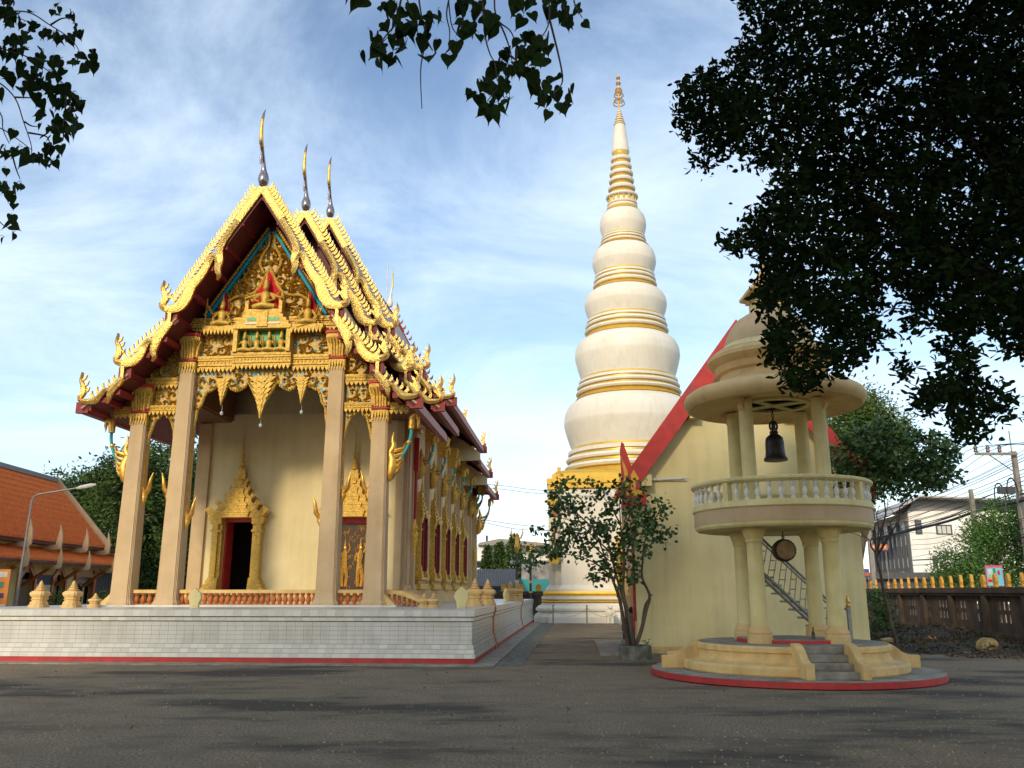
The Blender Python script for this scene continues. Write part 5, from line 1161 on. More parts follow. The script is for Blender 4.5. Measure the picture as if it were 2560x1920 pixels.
b = MB(); b.box(-8, 8, 101, 112, 0, 6.7); b.box(-8, -2.6, 99.5, 101, 5.0, 6.6); b.box(-8, -2.9, 99.6, 101, 3.5, 4.2); b.build('wall', housew, wb)
b = MB(); b.prism([(-3.9, 6.75), (-3.7, 7.0), (-1.4, 7.45), (3.4, 7.0), (4.2, 6.9), (8.2, 6.8), (8.2, 6.7), (-3.9, 6.7)], 99, 113); b.build('roof', mat('brown_roof_sheet', (.30, .27, .23), .7), wb)
for (x0, x1, z0, z1) in ((-4.6, -3.5, 4.25, 4.9), (-4.6, -3.5, 2.6, 3.4), (-6.4, -5.2, 4.25, 4.9)):
    b = MB(); b.box(x0, x1, 100.9, 100.99, z0, z1); b.build('window', glass, wb)
b = MB(); b.tube([(-3.0, 104, 7), (-3.0, 104, 8.1)], .15, 6); b.build('roof_vent', greym, wb)
def lamp_post(x, y, h, lab):
    t = thing('lamp_post', lab, 'lamp post', (x, y, 0), 0, 'ornate lamp posts near the rear wall')
    b = MB(); b.lathe([(.22, 0), (.22, .4), (.14, .5), (.1, .7), (.08, 1.5), (.07, h*.72), (.05, h*.74)], 10); b.build('post', greym, t, True)
    b = MB()
    for z in (1.5, 2.1, 2.2): b.lathe([(.1, z), (.12, z+.05), (.1, z+.1)], 10)
    b.build('gilt_ring', gold, t)
    b = MB(); b.lathe([(.05, h*.72), (.16, h*.78), (.18, h*.8), (.12, h*.84), (.1, h*.92), (.14, h*.93), (.03, h*.96)], 10)
    for s in (-1, 1): b.tube([(0, 0, h*.9), (s*.25, 0, h*.9), (s*.38, 0, h*.96), (s*.36, 0, h*1.02)], [.07, .06, .05, .01], 6)
    b.build('swan_lantern', gold, t, True)
    b = MB()
    for s in (-1, 1): b.tube([(0, 0, h*.62), (s*.3, 0, h*.64), (s*.36, 0, h*.68)], .025, 5); b.ball((s*.36, 0, h*.62), (.09, .09, .12), 8, 6)
    b.build('globe_arms', pale, t)
lamp_post(.32, 56, 5.5, 'ornate black and gold lamp post with swans before the conical trees'); lamp_post(1.22, 58, 4.9, 'smaller ornate lamp post beside the teal fence')
# overhead lines seen past the temple
def wire(pts, r_, lab, grp, m=wirem):
    b = MB(); b.tube(smooth_pts([tuple(p) for p in pts], 5), r_, 4); tag(b.build('overhead_cable', m), lab, 'cable', grp)
S3 = lambda x, y, Y: at(1160+x*.3013, 1160+y*.3013, Y)
for i, (a, c) in enumerate((((300, 178), (720, 222)), ((300, 208), (720, 250)), ((120, 460), (640, 520)), ((120, 478), (500, 545)))):
    m_ = ((a[0]+c[0])/2, (a[1]+c[1])/2+6); ex = (a[0]-3*(c[0]-a[0])*.5, a[1]-(c[1]-a[1])*1.2); ey = (c[0]+(c[0]-a[0])*.9, c[1]+10)
    wire([S3(*ex, 78), S3(*a, 78), S3(*m_, 78), S3(*c, 78), S3(*ey, 78)], .022, 'thin overhead cable between temple and stupa, %s from the top' % ('first', 'second', 'third', 'fourth')[i], 'cables between temple and stupa')
# ------------------------------------------------------------ white house and road side, far right
HY = 120.0; T5_ = lambda x, y, Y=HY: at(2160+x*.1808, 1180+y*.1808, Y)
c0 = T5_(650, 1000); hs = thing('white_house', 'white three-storey house with grey overhanging roof beyond the brown wall', 'house', (c0.x, HY, 0), R(-9))
HT = 12.4
b = MB(); b.box(0, 15, 0, 22, 0, HT); b.build('wall', housew, hs)
b = MB()
for i in range(9): b.box(-.35, -.002, .3+i*2.3, .9+i*2.3, 2.8+(i % 3)*.8, HT-1.3-(i % 2)*1.5)
b.build('facade_fins', greym, hs)
for i in range(9):
    for k in range(3): b = MB(); b.box(-.06, -.002, 1.15+i*2.3, 2.3+i*2.3, 3.2+k*3, 4.9+k*3); b.build('window', glass, hs)
def hwin(x0, y0, x1, y1, panes):
    a, c = T5_(x0, y0), T5_(x1, y1); lx0, lx1 = a.x-c0.x, c.x-c0.x; o = MB().box(lx0, lx1, -.06, -.002, c.z, a.z).build('window', greym, hs)
    for i in range(panes): w_ = (lx1-lx0-.3)/panes; MB().box(lx0+.15+i*w_+.06, lx0+.15+(i+1)*w_-.06, -.09, -.061, c.z+.15, a.z-.2).build('pane', pale if panes > 1 else glass, o)
hwin(965, 735, 1190, 870, 3); hwin(690, 665, 800, 865, 1); hwin(925, 1160, 1010, 1330, 1)
b = MB()                                                    # pitched roof plates with deep overhang
zA, zB = HT+2.0, HT+.9
b.prism([(-3.2, zB-1.4), (1.2, zA), (24, zB-.3), (24, zB-.55), (1.2, zA-.25), (-3.2, zB-1.65)], -2.2, 24); b.build('roof', mat('roof_edge', (.42, .40, .37), .6), hs)
b = MB(); b.prism([(-3.0, zB-1.7), (1.2, zA-.3), (23.5, zB-.6), (23.5, zB-.63), (1.2, zA-.33), (-3.0, zB-1.73)], -2.0, 23.8); b.prism([(0.02, HT), (1.2, zA-.35), (23, zB-.66), (16, HT)], .3, 1); b.build('soffit', greyr, hs)
b = MB(); b.box(-8, 5, -6, -3, 0, 3.2); b.prism([(-9, 3.2), (6, 3.2), (5, 4.0), (-8.4, 4.0)], -7, -2.5); b.build('porch_roof', greym, hs)
def board(name, x0, y0, x1, y1, Y, m, lab, cat):
    a, c = T5_(x0, y0, Y), T5_(x1, y1, Y); t = thing(name, lab, cat, ((a.x+c.x)/2, Y, 0)); hw = (c.x-a.x)/2
    b = MB(); b.box(-hw, hw, -.04, .04, c.z, a.z); b.build('face', m, t)
    b = MB(); b.tube([(-hw*.8, .08, 0), (-hw*.8, .08, a.z)], .05, 6); b.tube([(hw*.8, .08, 0), (hw*.8, .08, a.z)], .05, 6); b.build('legs', polec, t)
    return t, hw, c.z, a.z
t, hw, z0, z1 = board('signboard', 90, 1000, 330, 1095, 95, mat('sign_orange', (.70, .16, .02), .5), 'orange signboard with white lower strip before the white house', 'sign')
b = MB(); b.box(-hw, hw, -.06, -.045, z0, z0+(z1-z0)*.2); b.build('lower_strip', mat('sign_navy', (.05, .05, .2), .5), t); b = MB()
for i in range(5): b.box(-hw*.8+i*hw*.34, -hw*.8+i*hw*.34+hw*.22, -.06, -.045, z0+(z1-z0)*.45, z0+(z1-z0)*.75)
b.build('white_lettering', pale, t)
t, hw, z0, z1 = board('poster', 1668, 1290, 1940, 1580, 48, mat('poster_pink', (.55, .10, .22), .5), 'pink framed poster with blue field behind the gold finials', 'poster')
H_ = z1-z0
for (n_, xa, xb, za, zb_, m_) in (('blue_field', -.93, .93, .03, .88, mat('poster_blue', (.10, .42, .62), .5, 0, (.2, .5, .5), 3)), ('white_shape', -.8, -.3, .55, .82, pale), ('red_dot', .35, .6, .55, .75, redg), ('yellow_strip', -.85, -.1, .33, .43, fgold), ('red_strip', -.88, -.1, .2, .32, redg), ('green_shape', -.15, .1, .55, .85, greeng)):
    d_ = .045 if n_ == 'blue_field' else .06; b = MB(); b.box(xa*hw, xb*hw, -d_-.012, -d_+.003, z0+za*H_, z0+zb_*H_); b.build(n_, m_, t)
t, hw, z0, z1 = board('road_sign', 5, 1340, 75, 1450, 70, mat('sign_blue', (.06, .10, .3), .5), 'small blue and orange sign beyond the wall beside the chapel corner', 'sign')
b = MB(); b.box(-hw, hw, -.06, -.045, z0+(z1-z0)*.15, z0+(z1-z0)*.55); b.build('orange_band', mat('sign_orange2', (.65, .14, .02), .5), t)
PZ = lambda x, y, Y: at(2380+x*.241, 1060+y*.241, Y)
def pole(top, bot, Y, r_, lab):
    a, c = at(*top, Y), at(*bot, Y); t = thing('utility_pole', lab, 'pole', ((a.x+c.x)/2, Y, 0), 0, 'concrete utility poles by the road')
    b = MB(); b.stack(SQ, [(r_*1.15, 0), (r_*.75, a.z)]); b.build('shaft', polec, t); return t, a.z
t1, z1_ = pole((2160+1470*.1808, 1180+240*.1808), (2160+1620*.1808, 1180+1400*.1808), 60, .15, 'bare concrete utility pole before the white house')
t2, z2_ = pole((2380+637*.241, 1060+285*.241), (2380+735*.241, 1060+1000*.241), 52, .16, 'taller concrete utility pole with crossarm at the right edge')
t3, z3_ = pole((2175, 1320), (2180, 1460), 90, .2, 'distant utility pole beside the bell tower balcony')
arm0, arm1 = PZ(240, 310, 51.7), PZ(640, 305, 51.7); X2 = t2.location.x
b = MB(); b.box(arm0.x-X2, arm1.x-X2+.2, -.38, -.24, arm0.z-.08, arm0.z+.08); a = PZ(385, 320, 51.7); c = PZ(650, 495, 51.7); b.tube([(a.x-X2, -.3, a.z), (c.x-X2, -.25, c.z)], .04, 4); b.build('crossarm', polec, t2)
for x in (248, 375, 497): q = PZ(x, 300, 51.7); MB().lathe([(.09, q.z+.05), (.13, q.z+.1), (.1, q.z+.2), (.13, q.z+.3), (.1, q.z+.4), (.05, q.z+.48)], 8, q.x-X2, -.3).build('insulator', mat('brown_insulator', (.12, .05, .04), .3) if x == 248 else MATS['brown_insulator'], t2, True)
q = PZ(618, 60, 51.7); b = MB(); b.tube([(q.x-X2, 0, z2_-.2), (q.x-X2, 0, q.z)], .035, 5); b.build('spike', polec, t2)
b = MB()
for (ex, ey) in ((500, 765), (630, 710)):
    q = PZ(ex, ey, 50); P = [(q.x-X2+.42*math.cos(a), -2+.2*math.cos(a), q.z+.85*math.sin(a)) for a in np.linspace(0, 6.283, 24)]; b.tube(P, .04, 5)
b.build('cable_coil', wirem, t2); q = PZ(560, 688, 50); b = MB(); b.box(q.x-X2-.45, q.x-X2+.45, -2.15, -1.85, q.z-.2, q.z+.2); b.build('junction_box', greym, t2)
grp = 'road-side overhead cables'
wl = [([(0, 950), (650, 800), (1150, 680), (1530, 550), (2212, 385)], .11), ([(0, 965), (660, 815), (1160, 690), (1550, 560), (2212, 400)], .06), ([(60, 800), (500, 705), (900, 615), (1500, 420), (2212, 120)], .035), ([(100, 690), (620, 560), (1480, 260), (2212, -40)], .03), ([(100, 640), (760, 460), (1480, 180), (2212, -160)], .03), ([(120, 570), (800, 390), (1480, 110), (2212, -250)], .025), ([(620, 750), (1100, 640), (1560, 470), (2212, 250)], .035), ([(650, 700), (1200, 540), (1700, 330), (2212, 180)], .03), ([(600, 660), (1100, 470), (1500, 310), (2212, 20)], .025), ([(640, 840), (960, 845), (1200, 870), (1500, 905), (2212, 860)], .025), ([(680, 1220), (1000, 1200), (1300, 1140), (1560, 1060), (2212, 900)], .06), ([(660, 1290), (900, 1275), (1200, 1200), (1560, 1110), (2212, 980)], .035), ([(660, 940), (1000, 910), (1480, 800), (2212, 640)], .02), ([(670, 1070), (960, 1050), (1500, 900), (2212, 700)], .02), ([(680, 1180), (1100, 1090), (1520, 960), (2212, 780)], .02), ([(100, 520), (700, 330), (1350, 60), (1700, -120)], .02), ([(850, 380), (1300, 180), (1800, -60), (2212, -300)], .02), ([(300, 830), (900, 690), (1480, 500), (2212, 300)], .03), ([(80, 880), (700, 770), (1480, 530), (2212, 350)], .04), ([(640, 1010), (1000, 985), (1500, 860), (2212, 670)], .02), ([(60, 740), (640, 620), (1480, 345), (2212, 60)], .03), ([(90, 600), (700, 420), (1480, 145), (2212, -200)], .03), ([(640, 790), (1100, 660), (1560, 500), (2212, 290)], .03)]
ords = ['first', 'second', 'third', 'fourth', 'fifth', 'sixth', 'seventh', 'eighth', 'ninth', 'tenth', 'eleventh', 'twelfth', 'thirteenth', 'fourteenth', 'fifteenth', 'sixteenth', 'seventeenth', 'eighteenth', 'nineteenth', 'twentieth', 'twenty-first', 'twenty-second', 'twenty-third']
wl.sort(key=lambda w_: np.interp(1480, [p[0] for p in w_[0]], [p[1] for p in w_[0]]))
for i, (P, r_) in enumerate(wl):
    pts = [T5_(x, y, 92-(x/2212)*41) for x, y in P]; d = (pts[-1]-pts[-2]); pts.append(pts[-1]+d*.8)
    wire(pts, r_*.85, '%s black roadside cable, %s from the top at the bare pole' % ('thick' if r_ > .05 else 'thin', ords[i]), grp)
up = [[(0, 410), (225, 250), (360, 80), (747, -320)], [(0, 470), (370, 245), (640, 60), (800, -80)], [(0, 555), (485, 240), (747, 60)]]
for i, P in enumerate(up):
    a = PZ(*P[0], 60); c = PZ(*P[1], 51.7); e_ = at(2560+200, [1075, 1085, 1100][i], 44); wire([a+(a-c)*.8, a, c, c.lerp(e_, .5)+Vector((0, 0, -.1)), e_], .02, 'thin high-voltage cable on the crossarm, %s insulator' % ('left', 'middle', 'right')[i], grp)
# ------------------------------------------------------------ vegetation
def in_poly(px, py, poly):
    x, y = np.asarray(px), np.asarray(py); ins = np.zeros(x.shape, bool); n = len(poly); j = n-1
    for i in range(n):
        xi, yi = poly[i]; xj, yj = poly[j]
        ins ^= ((yi > y) != (yj > y)) & (x < (xj-xi)*(y-yi)/((yj-yi) or 1e-9)+xi); j = i
    return ins
def at_np(u, v, Y):
    dx, dy = u-1280.0, 960.0-v; t = Y/(FPX*CP-dy*SP); return np.stack([dx*t, Y, EYE+(FPX*SP+dy*CP)*t], 1)
def crown_pts(poly, Yc, dY, n, holes=(), clump=0, spread=0.3, er=0):
    """points through the volume behind an outline at distance Yc, thickness dY"""
    xs = [p[0] for p in poly]; ys = [p[1] for p in poly]; out = np.zeros((0, 3)); need = clump or n
    while len(out) < need:
        u = RNG.uniform(min(xs), max(xs), 4*need); v = RNG.uniform(min(ys), max(ys), 4*need); k = in_poly(u, v, poly)
        if er:
            for ex, ey in ((er, 0), (-er, 0), (0, er), (0, -er)): k &= in_poly(u+ex, v+ey, poly)
        for hx, hy, hr, pr in holes: k &= ~((((u-hx)**2+(v-hy)**2) < hr*hr) & (RNG.random(len(u)) < pr))
        u, v = u[k], v[k]; out = np.concatenate([out, at_np(u, v, Yc+RNG.uniform(-dY, dY, len(u)))])
    out = out[:need]
    if clump: out = out[RNG.integers(0, clump, n)]+RNG.normal(size=(n, 3))*spread
    return out
def blob_pts(c, r, n, clump=60, spread=.22):
    d = RNG.normal(size=(clump, 3)); d /= np.linalg.norm(d, axis=1, keepdims=True); q = np.array(c)+d*(RNG.random((clump, 1))**.45)*np.array(r)
    return q[RNG.integers(0, clump, n)]+RNG.normal(size=(n, 3))*np.array(r)*spread
def limb(b, p, q, r0, r1, wob=.12, seg=7, n=5):
    p, q = Vector(p), Vector(q); L = (q-p).length; P = []
    for i in range(n+1):
        t = i/n; k = math.sin(math.pi*t)*wob*L; P.append(p.lerp(q, t)+Vector((random.uniform(-1, 1), random.uniform(-1, 1), random.uniform(-.3, .6)))*k*.5)
    b.tube(P, [r0+(r1-r0)*i/n for i in range(n+1)], seg); return P
F = lambda pts: [(x*2560/2212, y*2560/2212) for x, y in pts]
def tree_px(name, lab, grp, poly, Y, dY, n, size, lm, bm, base, limbs, r0, clump, spread, shape=0, holes=(), nleaf=0, wid=.42, up=.2):
    t = thing(name, lab, 'tree', (0, 0, 0), 0, grp)
    tr = MB(); fork = Vector(limbs[0]); limb(tr, base, fork, r0, r0*.7, .05)
    for q in limbs[1:]:
        P = limb(tr, fork, q, r0*.6, r0*.12, .15)
        for k in range(3):
            e = P[2+k]+Vector((random.uniform(-1, 1), random.uniform(-.6, .6), random.uniform(.0, .9)))*(Vector(q)-fork).length*.3; limb(tr, P[2+k], e, r0*.22, r0*.05, .15, 5, 4)
    tr.build('trunk', bm, t, True, 60)
    pos = crown_pts(poly, Y, dY, n, holes, clump, spread)
    o = leaves('crown', pos, RNG.uniform(size*.65, size*1.25, n), lm, t, up, wid, shape); o['kind'] = 'stuff'
    if nleaf:
        me = MB().add([(0, 0, 0), (.2, .25, .04), (.22, .6, .05), (0, 1, 0), (-.22, .6, .05), (-.2, .25, .04), (0, .5, -.01)], [(0, 1, 6), (1, 2, 6), (2, 3, 6), (3, 4, 6), (4, 5, 6), (5, 0, 6)]).mesh('leaf', lm)
        pos = crown_pts(poly, Y-dY*.6, dY*.4, nleaf, holes, clump and max(20, clump//2), spread)
        for p in pos: s = size*random.uniform(.9, 1.35); link('leaf', me, t, tuple(p), (random.uniform(-1, 1), random.uniform(-1, 1), random.uniform(0, 6.28)), (s, s, s))
    return t
TY = 'trees in the background'
# tree group behind the temple at left
tree_px('rain_tree', 'tall broad green tree between the orange-roofed hall and the temple columns', TY, F([(195, 1290), (190, 1180), (170, 1120), (200, 1060), (225, 1010), (260, 990), (300, 975), (345, 965), (400, 960), (440, 1000), (450, 1100), (440, 1290)]), 62, 4.5, 34000, .34, leafk, barkl, at(345, 1480, 61)*1-Vector((0, 0, 1.6)), [at(320, 1360, 60), at(290, 1190, 59.5), at(350, 1150, 60), at(390, 1180, 60), at(265, 1230, 60), at(330, 1130, 62)], .28, 330, .55, 0, [(410, 1180, 22, .8), (395, 1290, 25, .8), (300, 1240, 14, .7)])
tree_px('hill_tree', 'dark green far tree above the orange roof ridge', TY, F([(100, 1045), (125, 1025), (160, 1032), (200, 1028), (240, 1045), (250, 1150), (230, 1280), (140, 1280)]), 78, 4, 14000, .4, leafk, bark, at(190, 1480, 78)-Vector((0, 0, 1.6)), [at(190, 1380, 78), at(160, 1260, 78), at(230, 1240, 78)], .25, 150, .7)
tree_px('shade_tree', 'dark green tree seen between the left temple columns', TY, F([(300, 1290), (310, 1100), (330, 1000), (380, 985), (420, 1100), (420, 1290)]), 70, 3, 12000, .36, leafk, barkl, at(420, 1480, 69)-Vector((0, 0, 1.6)), [at(415, 1400, 69), at(385, 1230, 68.5), at(440, 1250, 68.5), at(400, 1180, 69)], .22, 120, .6, 0, [(405, 1290, 30, .75)])
# conical trees, far centre
for i, (x0, x1, yt, yb, Y, lab) in enumerate(((1036, 1070, 1183, 1240, 84, 'small conical dark green tree, left of three before the white block'), (1058, 1100, 1175, 1240, 83, 'conical dark green tree, middle of three before the white block'), (1085, 1136, 1158, 1242, 80, 'tallest conical green tree, right of three before the white block'))):
    a, c, tp = at(x0*1.1573, yb*1.1573, Y), at(x1*1.1573, yb*1.1573, Y), at((x0+x1)/2*1.1573, yt*1.1573, Y)
    t = thing('conical_tree', lab, 'tree', ((a.x+c.x)/2, Y, 0), 0, 'conical trees before the white block'); n = 2600; h = tp.z-1.0; z = 1.0+h*RNG.random(n)**1.25; r_ = (c.x-a.x)/2*np.minimum(1, ((h+1.15-z)/h)**.62*1.15)*RNG.uniform(.55, 1.08, n); an = RNG.random(n)*6.283
    leaves('crown', np.stack([r_*np.cos(an), r_*np.sin(an), z], 1), RNG.uniform(.25, .5, n), leafc, t, .5)['kind'] = 'stuff'
    b = MB(); b.tube([(0, 0, 0), (0, 0, h*.8)], [.12, .03], 6); b.build('trunk', bark, t)
# trees right of the bell tower
tree_px('round_tree', 'rounded mid-green tree behind the chapel gable, right of the bell tower', TY, F([(1790, 1010), (1785, 920), (1800, 860), (1850, 850), (1905, 868), (1945, 905), (1960, 960), (1950, 1030), (1880, 1060), (1800, 1060)]), 40, 1.8, 22000, .19, leafm, bark, (15.6, 41, 0), [at(2160, 1340, 40), at(2110, 1080, 40), at(2190, 1070, 40), at(2230, 1130, 40)], .2, 230, .35)
tree_px('leaning_tree', 'slender leaning tree with dark leaves between bell tower and brown wall', TY, F([(1800, 960), (1850, 920), (1920, 915), (1990, 930), (2035, 945), (2060, 975), (2065, 1000), (2030, 1020), (2085, 1035), (2060, 1040), (2010, 1052), (1975, 1045), (1955, 1075), (1920, 1055), (1900, 1085), (1885, 1110), (1870, 1070), (1812, 1045), (1795, 1010)]), 22.2, 1.0, 4600, .15, leafp, bark, (10.25, 23.9, 0.2), [at(2192, 1395, 23.2), at(2155, 1330, 22.3), at(2200, 1260, 22.3), at(2270, 1250, 22.2), at(2330, 1180, 22.2), at(2150, 1190, 22.3), at(2240, 1130, 22.3)], .05, 210, .11, 1, [(2190, 1270, 40, .6)], 240, .5, .0)
tree_px('roadside_tree', 'bright green leafy tree beyond the wall at the right edge', TY, F([(2085, 1270), (2088, 1215), (2095, 1150), (2120, 1118), (2160, 1100), (2230, 1092), (2330, 1105), (2330, 1270)]), 56, 2.2, 26000, .22, leafr, bark, (30.8, 56, 0), [at(2490, 1400, 56), at(2450, 1330, 56), at(2530, 1320, 56), at(2480, 1290, 56)], .22, 260, .5)
tree_px('road_bush', 'loose bright green bush before the white house', TY, F([(2005, 1275), (2020, 1235), (2030, 1195), (2055, 1190), (2080, 1215), (2110, 1205), (2115, 1275)]), 58, 1.5, 5500, .19, leafr, bark, (21.8, 58, 0), [at(2370, 1440, 58), at(2350, 1390, 58), at(2400, 1400, 58), at(2425, 1410, 58)], .1, 110, .3)
tree_px('far_bush', 'dark green bush at the foot of the brown wall beside the chapel corner', TY, F([(1888, 1395), (1885, 1330), (1890, 1270), (1905, 1300), (1925, 1340), (1945, 1370), (1940, 1395)]), 32.5, .7, 1800, .16, leafp, bark, at(2195, 1610, 32.5)-Vector((0, 0, .2)), [at(2195, 1590, 32.5), at(2190, 1540, 32.5), at(2215, 1570, 32.5)], .03, 60, .16)
# potted tree before the chapel corner
pt = thing('tree_planter', 'round mossy concrete planter ring before the chapel corner', 'planter', (3.0, 21.9, 0))
b = MB(); b.lathe([(.40, .0), (.40, .30), (.385, .33), (.34, .33), (.33, .22), (.02, .22)], 28); b.build('ring', conpot, pt, True, 40)
b = MB(); b.ball((0, 0, .23), (.32, .32, .06), 14, 6); b.build('soil', MATS['dark_earth'], pt)
S3b = lambda x, y, Y=21.9: at(1160+x*.3013, 1160+y*.3013, Y)
tt = thing('potted_tree', 'multi-stemmed small tree growing in the planter before the chapel', 'tree', (0, 0, 0))
tr = MB()
def stem(P, r0, r1): 
    Q = smooth_pts([tuple(p) for p in P], 4); tr.tube(Q, [r0+(r1-r0)*i/(len(Q)-1) for i in range(len(Q))], 7)
stem([S3b(1365, 1530), S3b(1330, 1340), S3b(1290, 1120, 21.8), S3b(1230, 950, 21.6), S3b(1180, 800, 21.5), S3b(1090, 560, 21.4)], .06, .014)
stem([S3b(1400, 1530, 22), S3b(1350, 1250, 22), S3b(1310, 1080, 22.1), S3b(1255, 900, 22.2), S3b(1190, 640, 22.3), S3b(1060, 440, 22.3)], .052, .014)
stem([S3b(1420, 1540, 21.8), S3b(1370, 1280, 21.8), S3b(1320, 1050, 21.7), S3b(1330, 820, 21.7), S3b(1300, 520, 21.7), S3b(1290, 300, 21.7)], .05, .012)
stem([S3b(1420, 1530, 21.9), S3b(1470, 1380, 22), S3b(1515, 1200, 22), S3b(1540, 1090, 22), S3b(1480, 950, 22), S3b(1480, 820, 22), S3b(1500, 640, 22), S3b(1560, 520, 22)], .055, .012)
stem([S3b(1540, 1090, 22), S3b(1565, 1085, 22)], .03, .012); stem([S3b(1480, 1300, 22.05), S3b(1500, 1180, 22.1), S3b(1535, 1110, 22)], .03, .015)
for P in ([(1240, 950), (1100, 830), (930, 760), (720, 740)], [(1200, 800), (1000, 620), (800, 560), (600, 545)], [(1180, 700), (950, 500), (750, 430)], [(1100, 560), (900, 380), (760, 330)], [(1290, 600), (1380, 420), (1450, 260)], [(1490, 700), (1560, 660), (1640, 590), (1740, 560)], [(1500, 560), (1600, 430), (1640, 330)], [(1270, 950), (1120, 900), (1040, 920)], [(1300, 500), (1200, 330), (1100, 220)]): stem([S3b(x, y, 21.9+random.uniform(-.5, .5)) for x, y in P], .022, .006)
tr.build('trunk', bark, tt, True, 60)
PP = [(1020, 130), (770, 120), (720, 190), (700, 270), (760, 330), (690, 360), (760, 420), (660, 430), (720, 480), (740, 520), (510, 530), (520, 560), (640, 570), (780, 600), (640, 640), (700, 680), (520, 700), (480, 760), (480, 850), (560, 870), (700, 790), (830, 740), (880, 780), (960, 790), (1040, 730), (1080, 800), (1070, 870), (1020, 910), (1080, 980), (1180, 960), (1260, 930), (1290, 1040), (1360, 1010), (1440, 960), (1420, 860), (1440, 800), (1520, 820), (1560, 720), (1480, 640), (1590, 630), (1660, 640), (1760, 560), (1640, 520), (1600, 440), (1680, 400), (1680, 330), (1560, 270), (1480, 330), (1500, 200), (1440, 130), (1380, 100), (1250, 150)]
PP = [(1160+x*.3013, 1160+y*.3013) for x, y in PP]
HO = [(1160+x*.3013, 1160+y*.3013, 13, .75) for x, y in ((1160, 320), (1060, 370), (1330, 330), (1240, 440), (900, 680), (1100, 700), (1400, 720), (1130, 760), (1340, 840), (1220, 620), (1470, 760), (1450, 560))]
pos = crown_pts(PP, 21.9, .75, 2300, HO, 300, .085); o = leaves('crown', pos, RNG.uniform(.09, .15, 2300), leafp, tt, -.25, .62, 1); o['kind'] = 'stuff'
LFM = MB().add([(0, 0, 0), (.28, .22, .05), (.32, .55, .06), (0, 1, -.03), (-.32, .55, .06), (-.28, .22, .05), (0, .5, -.02)], [(0, 1, 6), (1, 2, 6), (2, 3, 6), (3, 4, 6), (4, 5, 6), (5, 0, 6)])
me = LFM.mesh('leaf', leafp)
for p in crown_pts(PP, 21.4, .4, 260, HO, 190, .07): s = random.uniform(.12, .18); link('leaf', me, tt, tuple(p), (random.uniform(-1.6, -.2), random.uniform(-.6, .6), random.uniform(0, 6.28)), (s, s, s))
sp = thing('seedling', 'small broad-leaved seedling at the right of the planter', 'plant', (3.28, 21.75, .25))
for i in range(5): a = i*1.3; b = MB(); b.tube([(0, 0, 0), (.06*math.cos(a), .06*math.sin(a), .1+.03*i)], .006, 4); b.build('stalk', bark, sp); link('leaf', me, sp, (.06*math.cos(a), .06*math.sin(a), .1+.03*i), (.2, 0, a-1.57), (.13, .13, .13))
# big dark tree, upper right foreground
S7p = [(290, -60), (290, 0), (350, 70), (330, 150), (200, 240), (110, 300), (80, 370), (80, 510), (150, 520), (180, 560), (130, 600), (165, 665), (245, 620), (300, 560), (320, 665), (380, 630), (450, 640), (420, 700), (400, 760), (310, 815), (320, 870), (240, 910), (245, 950), (330, 960), (400, 1000), (380, 1080), (350, 1190), (400, 1200), (480, 1220), (360, 1260), (370, 1300), (430, 1330), (420, 1380), (470, 1420), (450, 1460), (540, 1475), (620, 1440), (690, 1430), (740, 1370), (830, 1360), (850, 1300), (870, 1250), (860, 1160), (920, 1100), (945, 1150), (925, 1200), (925, 1300), (900, 1400), (930, 1440), (960, 1410), (955, 1340), (965, 1260), (1000, 1200), (1050, 1230), (1050, 1330), (1070, 1420), (970, 1480), (980, 1570), (1085, 1545), (1100, 1610), (1150, 1670), (1235, 1660), (1225, 1560), (1245, 1525), (1300, 1590), (1365, 1575), (1350, 1490), (1280, 1445), (1215, 1390), (1190, 1310), (1200, 1235), (1280, 1250), (1360, 1360), (1500, 1420), (1900, 1300), (2000, 600), (1900, -200), (1000, -300), (400, -200)]
S7 = [(1640+x*.6628, y*.6628) for x, y in S7p]
BH = [(1640+x*.6628, y*.6628, r_, p_) for x, y, r_, p_ in ((960, 300, 22, .6), (880, 330, 24, .6), (740, 490, 22, .6), (700, 520, 20, .6), (660, 570, 16, .6), (980, 390, 18, .6), (840, 660, 12, .6), (1130, 880, 14, .6), (770, 230, 10, .6), (940, 990, 12, .6), (1290, 690, 9, .6), (860, 1110, 26, .8), (830, 1180, 20, .8), (900, 1050, 18, .7))]
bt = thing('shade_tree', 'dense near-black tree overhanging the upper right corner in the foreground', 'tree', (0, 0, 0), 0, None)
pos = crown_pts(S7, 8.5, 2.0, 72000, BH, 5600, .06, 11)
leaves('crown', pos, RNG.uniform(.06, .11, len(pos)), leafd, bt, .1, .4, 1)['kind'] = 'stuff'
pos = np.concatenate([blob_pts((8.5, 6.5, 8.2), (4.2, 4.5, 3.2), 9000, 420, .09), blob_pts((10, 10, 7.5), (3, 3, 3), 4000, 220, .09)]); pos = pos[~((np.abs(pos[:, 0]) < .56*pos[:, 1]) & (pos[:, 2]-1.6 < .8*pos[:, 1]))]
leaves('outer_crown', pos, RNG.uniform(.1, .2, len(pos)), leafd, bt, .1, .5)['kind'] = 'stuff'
tr = MB(); tb = Vector((7.3, 9.2, 0)); fk = Vector((7.0, 9.0, 3.6)); limb(tr, tb, fk, .42, .34, .05, 10)
for q in ((5.2, 8.5, 4.6), (4.6, 8.3, 6.6), (6.0, 7.2, 7.6), (3.6, 8.2, 5.6), (7.5, 7.0, 8.5), (9.5, 9.5, 7.5), (5.6, 9.6, 7.8)):
    P = limb(tr, fk, q, .17, .04, .14, 7)
    for k in range(4): limb(tr, P[2+(k % 4)], P[2+(k % 4)]+Vector((random.uniform(-.8, .4), random.uniform(-.6, .8), random.uniform(.1, .8))), .04, .012, .15, 5, 4)
tr.build('trunk', bark, bt, True, 60)
